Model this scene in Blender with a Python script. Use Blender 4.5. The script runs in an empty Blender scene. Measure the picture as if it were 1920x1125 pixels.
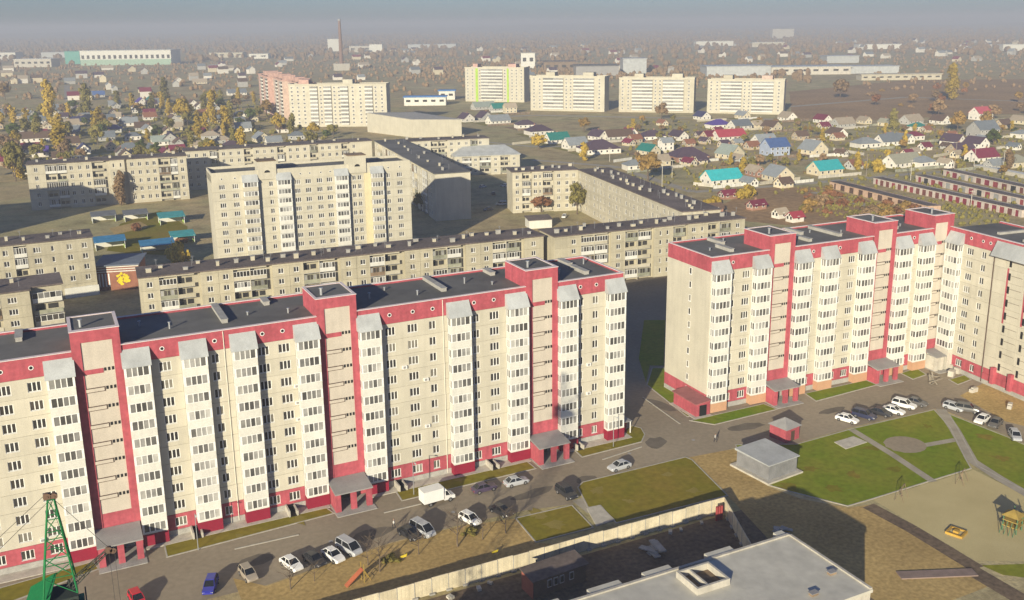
import bpy, math, random
from math import sin, cos, pi, radians
from mathutils import Matrix, Vector
random.seed(7)
sc = bpy.context.scene
col = sc.collection

# ------------------------------------------------------------------ camera, sky, sun, exposure
# world frame: x runs along the long red-and-beige block, y away from its street front, origin at its far front corner
cam_d = bpy.data.cameras.new('camera'); cam = bpy.data.objects.new('camera', cam_d); col.objects.link(cam)
YAW, PITCH, ROLL = radians(-26.044), radians(13.945), radians(-0.669)
cp, sp, cr, sr = cos(PITCH), sin(PITCH), cos(ROLL), sin(ROLL)
rt0, up0, fw = Vector((1,0,0)), Vector((0,sp,cp)), Vector((0,cp,-sp))
rt, up = rt0*cr + up0*sr, up0*cr - rt0*sr
R = Matrix((rt, up, -fw)).transposed()
R = Matrix.Rotation(YAW, 3, 'Z') @ R
cam.matrix_world = Matrix.Translation((-92.13, -142.47, 76.0)) @ R.to_4x4()
cam_d.sensor_width = 36; cam_d.lens = 36*1793.5/1920; cam_d.shift_y = (489.84-562.5)/1920
cam_d.clip_start = 1; cam_d.clip_end = 60000
sc.camera = cam
SUN_EL, SHADOW_AZ = radians(16), radians(44.1)
w = bpy.data.worlds.new('World'); sc.world = w; w.use_nodes = True
nt = w.node_tree; bgn = nt.nodes['Background']
sky = nt.nodes.new('ShaderNodeTexSky'); sky.sky_type = 'NISHITA'; sky.sun_disc = False
sky.sun_elevation = SUN_EL; sky.sun_rotation = pi/2-(SHADOW_AZ+pi)
sky.altitude = 150; sky.air_density = 1.0; sky.dust_density = 0.7; sky.ozone_density = 2.6
tint = nt.nodes.new('ShaderNodeVectorMath'); tint.operation = 'MULTIPLY'; tint.inputs[1].default_value = (.55,.68,1.04)   # slightly cool white balance of the whole sky
nt.links.new(sky.outputs[0], tint.inputs[0]); nt.links.new(tint.outputs[0], bgn.inputs[0]); bgn.inputs[1].default_value = 0.066
sd = bpy.data.lights.new('sun','SUN'); so = bpy.data.objects.new('sun', sd); col.objects.link(so)
sd.energy = 5.0; sd.angle = radians(0.53); sd.color = (1.0,0.905,0.685)
ldir = Vector((cos(SHADOW_AZ)*cos(SUN_EL), sin(SHADOW_AZ)*cos(SUN_EL), -sin(SUN_EL)))
so.rotation_euler = ldir.to_track_quat('-Z','Y').to_euler(); so.location = (0,-200,300)
vs = sc.view_settings; vs.view_transform = 'Standard'; vs.look = 'None'; vs.exposure = 0.66; vs.gamma = 1; vs.use_curve_mapping = False
cy = sc.cycles; cy.max_bounces = 5; cy.diffuse_bounces = 2; cy.glossy_bounces = 2; cy.volume_bounces = 1; cy.transparent_max_bounces = 8
cy.use_denoising = True; cy.use_adaptive_sampling = True

# ------------------------------------------------------------------ helpers
class MB:
    def __init__(s): s.v=[]; s.f=[]; s.m=[]
    def quad(s,a,b,c,d,m=0):
        i=len(s.v); s.v += [a,b,c,d]; s.f.append((i,i+1,i+2,i+3)); s.m.append(m)
    def poly(s,pts,m=0):
        i=len(s.v); s.v += list(pts); s.f.append(tuple(range(i,i+len(pts)))); s.m.append(m)
    def box(s,x0,x1,y0,y1,z0,z1,m=0):
        i=len(s.v)
        s.v += [(x0,y0,z0),(x1,y0,z0),(x1,y1,z0),(x0,y1,z0),(x0,y0,z1),(x1,y0,z1),(x1,y1,z1),(x0,y1,z1)]
        for q in ((3,2,1,0),(4,5,6,7),(0,1,5,4),(1,2,6,5),(2,3,7,6),(3,0,4,7)):
            s.f.append(tuple(i+k for k in q)); s.m.append(m)
    def hexa(s,p,m=0):
        i=len(s.v); s.v += list(p)
        for q in ((3,2,1,0),(4,5,6,7),(0,1,5,4),(1,2,6,5),(2,3,7,6),(3,0,4,7)):
            s.f.append(tuple(i+k for k in q)); s.m.append(m)
    def prism(s,pts,z0,z1,m=0,ms=None):
        n=len(pts); i=len(s.v); ms = m if ms is None else ms
        a=sum(pts[k][0]*pts[(k+1)%n][1]-pts[(k+1)%n][0]*pts[k][1] for k in range(n))
        if a<0: pts=pts[::-1]
        s.v += [(p[0],p[1],z0) for p in pts]+[(p[0],p[1],z1) for p in pts]
        s.f.append(tuple(i+n+k for k in range(n))); s.m.append(m)
        s.f.append(tuple(i+k for k in range(n))[::-1]); s.m.append(m)
        for k in range(n):
            j=(k+1)%n; s.f.append((i+k,i+j,i+n+j,i+n+k)); s.m.append(ms)
    def tube(s,a,b,r,r2=None,n=6,m=0):
        r2 = r if r2 is None else r2
        a=Vector(a); b=Vector(b); d=(b-a)
        if d.length<1e-6: return
        d.normalize(); x=d.orthogonal().normalized(); y=d.cross(x); i=len(s.v)
        for k in range(n):
            t=2*pi*k/n; o=x*cos(t)+y*sin(t); s.v.append(tuple(a+o*r)); s.v.append(tuple(b+o*r2))
        for k in range(n):
            j=(k+1)%n; s.f.append((i+2*k,i+2*j,i+2*j+1,i+2*k+1)); s.m.append(m)
        s.f.append(tuple(i+2*k for k in range(n))[::-1]); s.m.append(m)
        s.f.append(tuple(i+2*k+1 for k in range(n))); s.m.append(m)
    def mesh(s,name,mats,smooth=False):
        me=bpy.data.meshes.new(name); me.from_pydata(s.v,[],s.f)
        if not isinstance(mats,(list,tuple)): mats=[mats]
        for x in mats: me.materials.append(x)
        me.polygons.foreach_set('material_index', s.m)
        if smooth: me.polygons.foreach_set('use_smooth',[True]*len(s.f))
        me.update(); return me
def O(name, me, parent=None, loc=(0,0,0), rz=0.0, sc_=None, label=None):
    o=bpy.data.objects.new(name, me); col.objects.link(o); o.location=loc
    if rz: o.rotation_euler=(0,0,rz)
    if sc_ is not None: o.scale = sc_ if isinstance(sc_,(tuple,list)) else (sc_,)*3
    if parent: o.parent=parent
    if label: o['label']=label
    return o
def tag(o,label,cat,group=None,kind=None):
    o['label']=label
    if cat: o['category']=cat
    if group: o['group']=group
    if kind: o['kind']=kind
    return o
def T(name,label,cat,loc=(0,0,0),rz=0.0,group=None):
    o=bpy.data.objects.new(name,None); col.objects.link(o); o.location=loc; o.rotation_euler=(0,0,rz); o.empty_display_size=.5
    return tag(o,label,cat,group)
def struct(name,me,label=None,loc=(0,0,0),parent=None):
    o=O(name,me,parent,loc)
    if parent is None: o['kind']='structure'
    if label: o['label']=label
    return o
CA={}
def cached(key,fn):
    if key not in CA: CA[key]=fn()
    return CA[key]
ONE=['first','second','third','fourth','fifth','sixth','seventh','eighth','ninth','tenth','eleventh','twelfth','thirteenth','fourteenth','fifteenth','sixteenth','seventeenth','eighteenth','nineteenth','twentieth']
def ordn(i): return ONE[i] if i<20 else ['twenty','thirty','forty','fifty','sixty'][(i-20)//10]+'-'+ONE[(i-20)%10-0] if (i+1)%10 else ['','','thirtieth','fortieth','fiftieth','sixtieth'][(i+1)//10-1]

# ------------------------------------------------------------------ materials
def mat(name,c,rough=.8,var=.12,scale=.6,c2=None,bump=0.0,bscale=8,spec=.3,metal=0.0,fine=.06,fscale=7.0,rnd=0.0,streak=0.0):
    m=bpy.data.materials.new(name); m.use_nodes=True; n=m.node_tree.nodes; l=m.node_tree.links
    b=n['Principled BSDF']; b.inputs['Roughness'].default_value=rough; b.inputs['Metallic'].default_value=metal
    b.inputs['Specular IOR Level'].default_value=spec
    tc=n.new('ShaderNodeTexCoord'); geo=n.new('ShaderNodeNewGeometry')
    nz=n.new('ShaderNodeTexNoise'); nz.inputs['Scale'].default_value=scale; nz.inputs['Detail'].default_value=5; nz.inputs['Roughness'].default_value=.6
    l.new(geo.outputs['Position'],nz.inputs['Vector'])
    rp=n.new('ShaderNodeValToRGB'); rp.color_ramp.elements[0].position=.32; rp.color_ramp.elements[1].position=.68
    d2 = c2 if c2 else tuple(x*(1-2*var) for x in c)
    d1 = c if c2 else tuple(min(1,x*(1+var*.6)) for x in c)
    rp.color_ramp.elements[0].color=(*d2,1); rp.color_ramp.elements[1].color=(*d1,1)
    l.new(nz.outputs['Fac'],rp.inputs['Fac']); out=rp.outputs['Color']
    if fine:
        n2=n.new('ShaderNodeTexNoise'); n2.inputs['Scale'].default_value=fscale; n2.inputs['Detail'].default_value=3
        l.new(geo.outputs['Position'],n2.inputs['Vector'])
        mr=n.new('ShaderNodeMapRange'); mr.inputs['From Min'].default_value=.3; mr.inputs['From Max'].default_value=.7
        mr.inputs['To Min'].default_value=1-fine*2; mr.inputs['To Max'].default_value=1+fine
        l.new(n2.outputs['Fac'],mr.inputs['Value'])
        mx=n.new('ShaderNodeVectorMath'); mx.operation='SCALE'; l.new(out,mx.inputs[0]); l.new(mr.outputs[0],mx.inputs['Scale']); out=mx.outputs[0]
    if streak:
        mp=n.new('ShaderNodeMapping'); mp.inputs['Scale'].default_value=(1.3,1.3,.09); l.new(geo.outputs['Position'],mp.inputs['Vector'])
        n3=n.new('ShaderNodeTexNoise'); n3.inputs['Scale'].default_value=1.0; n3.inputs['Detail'].default_value=4; l.new(mp.outputs[0],n3.inputs['Vector'])
        mr=n.new('ShaderNodeMapRange'); mr.inputs['From Min'].default_value=.4; mr.inputs['From Max'].default_value=.75
        mr.inputs['To Min'].default_value=1; mr.inputs['To Max'].default_value=1-streak
        l.new(n3.outputs['Fac'],mr.inputs['Value'])
        mx=n.new('ShaderNodeVectorMath'); mx.operation='SCALE'; l.new(out,mx.inputs[0]); l.new(mr.outputs[0],mx.inputs['Scale']); out=mx.outputs[0]
    if rnd:
        oi=n.new('ShaderNodeObjectInfo'); mr=n.new('ShaderNodeMapRange'); mr.inputs['To Min'].default_value=1-rnd; mr.inputs['To Max'].default_value=1+rnd
        l.new(oi.outputs['Random'],mr.inputs['Value'])
        mx=n.new('ShaderNodeVectorMath'); mx.operation='SCALE'; l.new(out,mx.inputs[0]); l.new(mr.outputs[0],mx.inputs['Scale']); out=mx.outputs[0]
    l.new(out,b.inputs['Base Color'])
    if bump:
        n4=n.new('ShaderNodeTexNoise'); n4.inputs['Scale'].default_value=bscale; n4.inputs['Detail'].default_value=4; l.new(geo.outputs['Position'],n4.inputs['Vector'])
        bp=n.new('ShaderNodeBump'); bp.inputs['Strength'].default_value=bump; bp.inputs['Distance'].default_value=.1; l.new(n4.outputs['Fac'],bp.inputs['Height']); l.new(bp.outputs[0],b.inputs['Normal'])
    return m
Mt=dict(
 beige=mat('beige_panel',(.55,.51,.41),.85,.05,.25,rnd=.05,streak=.10),
 joint=mat('joint_seal',(.68,.64,.54),.9,.05),
 pinkbeige=mat('pink_beige_render',(.545,.485,.405),.85,.05,.3,streak=.08),
 white=mat('white_balcony_panel',(.67,.655,.59),.6,.04,.4,rnd=.05,streak=.07),
 upvc=mat('white_plastic_frame',(.80,.79,.75),.4,.02),
 red=mat('red_render',(.45,.092,.115),.75,.10,.35,rnd=.05,streak=.22,fine=.08,fscale=2),
 crimson=mat('dark_crimson_render',(.25,.012,.035),.7,.06,.4),
 orange=mat('pale_orange_render',(.52,.30,.18),.8,.06,.4),
 bayroof=mat('grey_sheet_roof',(.45,.465,.46),.5,.10,.3,rnd=.06,streak=.1),
 cope=mat('pale_coping',(.72,.62,.60),.6,.05,.5),
 bitumen=mat('bitumen_roof',(.15,.145,.135),.85,.18,.07,fine=.06,fscale=.5,bump=.2,bscale=3),
 brownroof=mat('old_bitumen_roof',(.17,.135,.12),.9,.22,.1,fine=.14,fscale=1.5),
 concrete=mat('concrete',(.40,.385,.35),.85,.12,.5,fine=.1,bump=.15),
 palecon=mat('pale_concrete',(.55,.51,.43),.85,.10,.6,fine=.08,streak=.15,rnd=.08),
 fencec=mat('cream_concrete',(.68,.60,.43),.85,.10,.5,fine=.08,streak=.18,rnd=.08),
 slabroof=mat('screed_roof',(.58,.55,.46),.9,.10,.10,c2=(.43,.41,.355),fine=.07,fscale=.6,bump=.15,bscale=2),
 canopy=mat('canopy_sheet',(.30,.29,.28),.6,.08,.4),
 dark=mat('dark_opening',(.012,.012,.014),.6,.1),
 brownline=mat('brown_gap',(.09,.055,.04),.8,.1),
 tan=mat('tan_panel',(.475,.43,.315),.9,.09,.18,rnd=.05,fine=.08,streak=.16),
 tan2=mat('tan_panel_pale',(.52,.475,.365),.9,.08,.2,rnd=.06,fine=.07,streak=.12),
 cream=mat('cream_panel',(.54,.50,.395),.85,.06,.2,rnd=.04,streak=.10),
 yellow=mat('pale_yellow_panel',(.66,.58,.36),.8,.05,.3,streak=.08),
 grime=mat('grey_green_loggia',(.30,.30,.22),.85,.2,.6,rnd=.25),
 oldbrown=mat('old_brown_loggia',(.24,.17,.11),.85,.2,.6,rnd=.25),
 asphalt=mat('dusty_asphalt',(.33,.275,.20),.9,.13,.035,fine=.06,fscale=1.2,c2=(.25,.205,.148),spec=.1),
 path=mat('worn_path',(.38,.34,.27),.9,.12,.3),
 kerb=mat('kerb_stone',(.42,.39,.33),.85,.1,1),
 grass=mat('autumn_lawn',spec=.05,c=(.175,.17,.012),rough=.95,var=.2,scale=.07,c2=(.245,.18,.03),fine=.10,fscale=.9,bump=.3,bscale=14),
 grassg=mat('green_lawn',spec=.05,c=(.14,.215,.008),rough=.95,var=.2,scale=.06,c2=(.25,.235,.03),fine=.10,fscale=.9,bump=.3,bscale=14),
 sand=mat('playground_sand',(.55,.46,.23),.95,.08,.12,c2=(.47,.385,.185),fine=.08,bump=.2,bscale=4),
 dirt=mat('bare_earth',(.50,.355,.145),.95,.2,.07,c2=(.36,.25,.10),spec=.1,fine=.14,fscale=1.6,bump=.3,bscale=3),
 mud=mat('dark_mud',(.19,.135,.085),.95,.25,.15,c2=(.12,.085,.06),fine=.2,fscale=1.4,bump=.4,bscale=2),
 steel=mat('galvanised_steel',(.42,.43,.44),.45,.08,1,metal=.5),
 tyre=mat('tyre_rubber',(.02,.02,.02),.9,.1), rim=mat('wheel_rim',(.45,.45,.46),.35,.05,metal=.7),
 cargl=mat('car_glass',(.015,.017,.02),.08,.05,spec=.6,fine=0),
 lampw=mat('headlamp_glass',(.7,.7,.68),.15,.03,spec=.5,fine=0), lampr=mat('tail_lamp',(.35,.02,.02),.25,.05,fine=0),
 pole=mat('pole_wood',(.30,.26,.20),.9,.15,.8), wire=mat('cable',(.05,.05,.05),.7,.1),
 bark=mat('bark',(.14,.105,.075),.95,.2,1.5), birch=mat('pale_bark',(.42,.39,.33),.9,.2,1.2),
)
def glass(name,c,rough=.12,spec=.5,var=.15):
    return mat(name,c,rough,var,.9,spec=spec,fine=0,rnd=.35)
GL=[glass('window_glass_dark',(.045,.043,.041)),glass('window_glass_brown',(.065,.058,.048)),glass('window_curtain',(.20,.185,.15),.3)]
GB=[glass('balcony_glass_dark',(.11,.107,.10)),glass('balcony_glass_grey',(.27,.265,.25),.25),glass('balcony_glass_pale',(.38,.37,.34),.3)]
def pmat(name,c,**k): return cached(('mat',name),lambda:mat(name,c,**k))

# ------------------------------------------------------------------ ground, road, lawns
def ground_mat():
    m=bpy.data.materials.new('dry_ground'); m.use_nodes=True; n=m.node_tree.nodes; l=m.node_tree.links; b=n['Principled BSDF']; b.inputs['Roughness'].default_value=1; b.inputs['Specular IOR Level'].default_value=.1
    geo=n.new('ShaderNodeNewGeometry')
    def nz(s,d=5,r=.6,dist=0):
        k=n.new('ShaderNodeTexNoise'); k.inputs['Scale'].default_value=s; k.inputs['Detail'].default_value=d; k.inputs['Roughness'].default_value=r; k.inputs['Distortion'].default_value=dist; l.new(geo.outputs['Position'],k.inputs['Vector']); return k.outputs['Fac']
    def ramp(f,st):
        r=n.new('ShaderNodeValToRGB'); e=r.color_ramp.elements
        while len(e)<len(st): e.new(.5)
        for k,(p,c) in enumerate(st): e[k].position=p; e[k].color=(*c,1)
        l.new(f,r.inputs['Fac']); return r.outputs['Color']
    a=ramp(nz(.011,6,.62,.4),[(.30,(.30,.26,.135)),(.45,(.42,.33,.18)),(.55,(.36,.32,.16)),(.68,(.50,.41,.24))])
    c=ramp(nz(.09,6,.65),[(.3,(.62,.60,.58)),(.5,(1,1,1)),(.7,(1.25,1.2,1.1))])
    d=ramp(nz(.9,4,.7),[(.3,(.72,.72,.72)),(.7,(1.2,1.2,1.2))])
    m1=n.new('ShaderNodeMix'); m1.data_type='RGBA'; m1.blend_type='MULTIPLY'; m1.inputs[0].default_value=1; l.new(a,m1.inputs[6]); l.new(c,m1.inputs[7])
    m2=n.new('ShaderNodeMix'); m2.data_type='RGBA'; m2.blend_type='MULTIPLY'; m2.inputs[0].default_value=1; l.new(m1.outputs[2],m2.inputs[6]); l.new(d,m2.inputs[7])
    l.new(m2.outputs[2],b.inputs['Base Color'])
    bp=n.new('ShaderNodeBump'); bp.inputs['Strength'].default_value=.5; bp.inputs['Distance'].default_value=.25; l.new(nz(1.6,4),bp.inputs['Height']); l.new(bp.outputs[0],b.inputs['Normal'])
    return m
Mt['ground']=ground_mat()
g=MB(); g.quad((-14000,-2500,0),(14000,-2500,0),(14000,16000,0),(-14000,16000,0)); struct('ground',g.mesh('ground',Mt['ground']),'dry brown autumn ground of the town')
def sheet(name,pts,z,m,label=None):
    b=MB(); a=sum(pts[k][0]*pts[(k+1)%len(pts)][1]-pts[(k+1)%len(pts)][0]*pts[k][1] for k in range(len(pts)))
    if a<0: pts=pts[::-1]
    b.poly([(p[0],p[1],z) for p in pts]); return struct(name,b.mesh(name,Mt[m]),label)
def inset(pts,d):
    n=len(pts); a=sum(pts[k][0]*pts[(k+1)%n][1]-pts[(k+1)%n][0]*pts[k][1] for k in range(n))
    if a<0: pts=pts[::-1]
    out=[]
    for k in range(n):
        p,q,r=Vector(pts[k-1]),Vector(pts[k]),Vector(pts[(k+1)%n])
        e1=(q-p).normalized(); e2=(r-q).normalized(); n1=Vector((-e1.y,e1.x)); n2=Vector((-e2.y,e2.x))
        bs=(n1+n2); bs=bs/max(.3,bs.length_squared)*2*d
        out.append((q.x+bs.x,q.y+bs.y))
    return pts,out
def lawn(name,pts,label,m='grass',kerb=True,h=.09):
    pts,inn=inset(pts,.22)
    b=MB(); b.prism(inn,.0,h-.03); o=struct(name,b.mesh(name,Mt[m]),label)
    if kerb:
        k=MB(); n=len(pts); 
        for i in range(n):
            j=(i+1)%n
            k.hexa([(pts[i][0],pts[i][1],0),(pts[j][0],pts[j][1],0),(inn[j][0],inn[j][1],0),(inn[i][0],inn[i][1],0),(pts[i][0],pts[i][1],h),(pts[j][0],pts[j][1],h),(inn[j][0],inn[j][1],h),(inn[i][0],inn[i][1],h)])
        O('kerb',k.mesh('kerb',Mt['kerb']),o)
    return o
sheet('road',[(-150,-2),(-150,-17),(-71.12,-19.92),(-62.32,-18.46),(-52.75,-17.11),(-40.69,-17.13),(-29.29,-17.72),(-21.4,-19.42),(-18.1,-14.92),(5.52,-15.11),(11.98,-15.01),(16.99,-14.57),(26.7,-18.34),(41.09,-17.72),(62.58,-18.65),(63.47,-20.96),(63.88,-34.09),(63.4,-39.35),(98,-35),(112,-20),(108,96),(-150,96)],.004,'asphalt','grey brown asphalt street and yard between the apartment blocks')
sheet('earth_yard',[(-71.18,-20.18),(-62.4,-18.75),(-52.85,-17.41),(-40.82,-17.43),(-31.73,-19.34),(-32.17,-24.26),(-32.44,-27.1),(-27,-31.4),(-75,-31.4),(-75,-16)],.010,'dirt','bare earth strip with shrubs along the concrete fence')
sheet('earth_track',[(5.36,-14.04),(12.27,-14.66),(17.55,-15.38),(11.71,-20.73),(10.65,-29.21),(12.4,-34.94),(17.08,-40.77),(21.79,-41.83),(21.09,-61.76),(17.47,-65.91),(24,-66),(2,-66),(-0.64,-42.31),(2.45,-29.36)],.008,'dirt','brown earth track past the grey shed')
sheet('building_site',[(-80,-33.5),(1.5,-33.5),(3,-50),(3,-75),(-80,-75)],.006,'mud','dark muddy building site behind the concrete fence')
sheet('courtyard_earth',[(72.68,-16.28),(84.59,-13.27),(83.95,-23.22),(70.67,-32.95),(69.33,-29.39)],.008,'dirt','rutted earth in the corner of the courtyard')
lawn('lawn',[(-82.74,-2.15),(-57.66,-1.63),(-56.9,-4.57),(-82.81,-5.97)],'olive lawn strip between the first two entrance canopies')
lawn('lawn',[(-45.76,-1.61),(-20.94,-1.3),(-20.82,-5.42),(-45.99,-5.66)],'olive lawn strip beside the white box truck')
lawn('lawn',[(-11.27,-2.1),(-3.9,0.06),(4.31,2.42),(5.17,0.55),(4.14,-2.26),(1.73,-4.76),(-11.52,-5.23)],'olive lawn corner with rounded kerb at the end of the long block')
lawn('lawn',[(-106,-3.6),(-92.41,-1.99),(-91.85,-4.67),(-108,-9.5)],'brownish lawn strip behind the green crane')
lawn('lawn',[(-18,-14.74),(-16.22,-13.5),(5.08,-13.64),(5.52,-15.11),(2.64,-28.85),(-18.63,-27.99),(-17.92,-22.03),(-20.04,-21.72)],'large olive lawn beside the silver car and concrete fence')
lawn('lawn',[(-31.95,-19.22),(-21.73,-19.66),(-22.33,-27.54),(-32.44,-27.26)],'small olive lawn next to the concrete pad by the fence')
lawn('lawn',[(15.37,-0.78),(34.03,-0.79),(34.44,-4.46),(18.52,-4.74)],'bright green lawn in front of the corner block entrance','grassg')
lawn('lawn',[(45.17,-0.42),(63.65,-0.74),(62.4,-4.02),(44.21,-4.87)],'bright green lawn between two canopies of the corner block','grassg')
lawn('lawn',[(72.15,-1.17),(77.94,-0.42),(76.5,-4.59),(71.5,-5.26)],'small bright green lawn by the inner corner canopy','grassg')
lawn('lawn',[(78.17,-8.79),(83.65,-8.39),(82.6,-11.14),(77.35,-11.92)],'small green lawn in front of the wing of the corner block','grassg')
lawn('lawn',[(25.72,27.29),(28.27,25.94),(21.82,13.6),(18.8,0.7),(16.11,0.91),(18.75,19.07)],'green lawn strip along the windowless end of the corner block','grassg')
lawn('lawn',[(44.22,58.36),(49.5,55.53),(29.08,27.09),(26.3,28.56),(19.35,20.17),(26.51,34.12)],'shaded green lawn in the gap between the two red blocks','grassg',kerb=False)
lawn('lawn',[(16.24,-13.66),(26.37,-18.69),(40.54,-18.28),(62.03,-18.98),(57.36,-26.82),(48.73,-37.17),(46.25,-40.37),(36.4,-40.42),(22.78,-40.54),(17.33,-40.51),(12.51,-32.3),(10.9,-28.91),(12.04,-20.9)],'wide bright green lawn with footpaths around a round pad','grassg')
lawn('lawn',[(62.68,-21.76),(63.29,-34.32),(62.97,-39.13),(46.96,-50.83),(47.95,-40.09),(58.02,-27.73)],'bright green lawn beside the playground and parked cars','grassg')
def strip(name,pts,wd,z,m,label):
    b=MB()
    for (x0,y0),(x1,y1) in zip(pts[:-1],pts[1:]):
        d=Vector((x1-x0,y1-y0)).normalized(); nx,ny=-d.y*wd/2,d.x*wd/2
        b.quad((x0-nx,y0-ny,z),(x1-nx,y1-ny,z),(x1+nx,y1+ny,z),(x0+nx,y0+ny,z)); z+=.0007
    return struct(name,b.mesh(name,Mt[m]),label)
strip('footpath',[(40.17,-18.65),(38.52,-29.87),(36.33,-40.82)],1.5,.070,'path','pale footpath crossing the green lawn to the playground')
strip('footpath',[(63.16,-19.58),(57.36,-27.66),(48.92,-38.23),(47.34,-44.57),(46.14,-51.43)],2.0,.074,'path','worn footpath between the two green lawns')
strip('footpath',[(46.29,-29.89),(53.73,-30.91)],1.4,.066,'path','short branch path from the round pad')
strip('footpath',[(-20.05,-18.3),(-19.9,-23.16)],2.0,.012,'path','short path from the street to the concrete pad')
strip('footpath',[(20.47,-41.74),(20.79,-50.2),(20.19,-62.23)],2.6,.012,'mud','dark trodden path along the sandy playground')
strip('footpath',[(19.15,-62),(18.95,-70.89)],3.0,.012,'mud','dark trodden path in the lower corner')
c=(43.82,-28.08); e=(47.26,-29.88); rr=abs(complex(e[0]-c[0],e[1]-c[1]))
b=MB(); b.poly([(c[0]+rr*cos(t*pi/12)*(1+.05*sin(3*t)),c[1]+rr*.9*sin(t*pi/12),.068) for t in range(24)]); struct('round_pad',b.mesh('round_pad',Mt['asphalt']),'round dark asphalt pad in the green lawn')
sheet('playground',[(46.23,-40.82),(22.64,-40.67),(21.98,-51.36),(21.85,-60.9),(29.16,-64.66),(45.59,-52.77)],.012,'sand','sandy playground surface')
sheet('grass_verge',[(21.43,-61.94),(28.19,-64.95),(24.75,-67.45),(21.96,-64.97)],.012,'grassg','narrow grass verge in the lower corner')
def pad(name,pts,h,label):
    b=MB(); b.prism(pts,0,h); return struct(name,b.mesh(name,Mt['palecon']),label)
pad('concrete_pad',[(-20.28,-21.8),(-17.9,-21.83),(-18.25,-27.07),(-21.79,-27.27)],.13,'pale concrete pad between the two olive lawns')
pad('concrete_pad',[(33.03,-21.39),(38.09,-21.12),(38.4,-24.21),(32.73,-24.6)],.14,'pale concrete pad on the bright green lawn')
pad('apron',[(-111.5,-2.3),(-92.3,-2.3),(-92.3,0),(-111.5,0)],.1,'concrete apron at the foot of the long block, beside the crane')
pad('apron',[(-85.2,-2.3),(-57,-2.3),(-57,0),(-85.2,0)],.1,'concrete apron along the long block between two canopies')
pad('apron',[(-50,-2.3),(-20.2,-2.3),(-20.2,0),(-50,0)],.1,'concrete apron along the long block behind the box truck')
pad('apron',[(-13.5,-2.3),(1.2,-2.3),(1.2,15),(-.0,15),(-.0,0),(-13.5,0)],.1,'concrete apron round the end of the long block')
# road edge lines in front of the lawns
b=MB(); b.box(0,1,-.07,.07,0,.004)
def kerbline(p,q,label):
    d=Vector((q[0]-p[0],q[1]-p[1])); mm=MB(); mm.box(0,d.length,-.12,.12,0,.1); o=struct('kerb',mm.mesh('kerb',Mt['kerb']),label,(p[0],p[1],.004)); o.rotation_euler=(0,0,math.atan2(d.y,d.x))
kerbline((14.13,13.61),(12.9,-1.21),'long pale kerb beside the road between the blocks')
kerbline((-8.65,-7.7),(0.49,-6.46),'pale kerb of the street near the silver car')
kerbline((-73.34,-8.19),(-63.74,-8.47),'pale kerb below the long lawn strip')
kerbline((-49.83,-8.05),(-43.42,-8.01),'pale kerb beside the white box truck')

pr_=random.Random(8); Mt['kerbsoil']=mat('thin_grass',(.27,.215,.06),.95,.2,.3,c2=(.22,.18,.04),spec=.05)
for k,c_ in enumerate(((-12.84,-22.86),(-1.91,-17.81),(-1.36,-24.68),(-15.57,-17.3),(-27.37,-24.02),(-28.03,-19.91),(21.46,-27.68),(26.49,-32.6),(19.71,-34.56),(34.53,-34.5),(13.41,-31.29),(37.86,-26.52),(54.13,-24.28),(54.46,-40.16),(59.77,-32.75),(-71.88,-4.62),(-62.61,-3.92),(-34.66,-3.01),(-26.41,-2.74),(-5.23,-3.99))):
    b=MB(); R_=pr_.uniform(.5,1.5); b.poly([(R_*cos(t*pi/8)*pr_.uniform(.45,1.3)*pr_.choice((1,1.6)),R_*sin(t*pi/8)*pr_.uniform(.45,1.3),0) for t in range(16)]); o=struct('bare_patch',b.mesh('bare_patch',Mt['grass' if 5<k<15 else 'kerbsoil']),None,(c_[0],c_[1],.0635)); o.rotation_euler=(0,0,pr_.uniform(0,3))
Mt['patch']=mat('tar_patch',(.17,.145,.115),.9,.12,.4,spec=.1)
for k,(c_,w_,d_,a_) in enumerate((((-53.35,-13.31),7,3,.05),((-25.5,-13.19),9,2.5,.1),((3.89,-6.15),5,4,.7),((23.48,-8.2),8,3,-.1),((-71.1,-12.66),6,3,.0),((43.64,-9.93),7,2.2,.0),((-15.18,-13.15),4,3,.3),((15.09,8.23),3,9,.2))):
    pr_=random.Random(k); b=MB(); b.poly([(w_/2*cos(t*pi/7)*pr_.uniform(.8,1.15),d_/2*sin(t*pi/7)*pr_.uniform(.8,1.15),0) for t in range(14)]); o=struct('tar_patch',b.mesh('tar_patch',Mt['patch']),'darker repaired patch of asphalt',(c_[0],c_[1],.009)); o.rotation_euler=(0,0,a_)
for k,c_ in enumerate(((-39.79,-12.85),(-2.99,-7.7),(10.73,-8.4),(32.48,-10.05),(-59.86,-12.58))):
    b=MB(); b.tube((0,0,0),(0,0,.02),.35,n=12); o=struct('manhole_cover',b.mesh('manhole_cover',Mt['canopy']),'round iron cover in the street',(c_[0],c_[1],.006))
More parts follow.
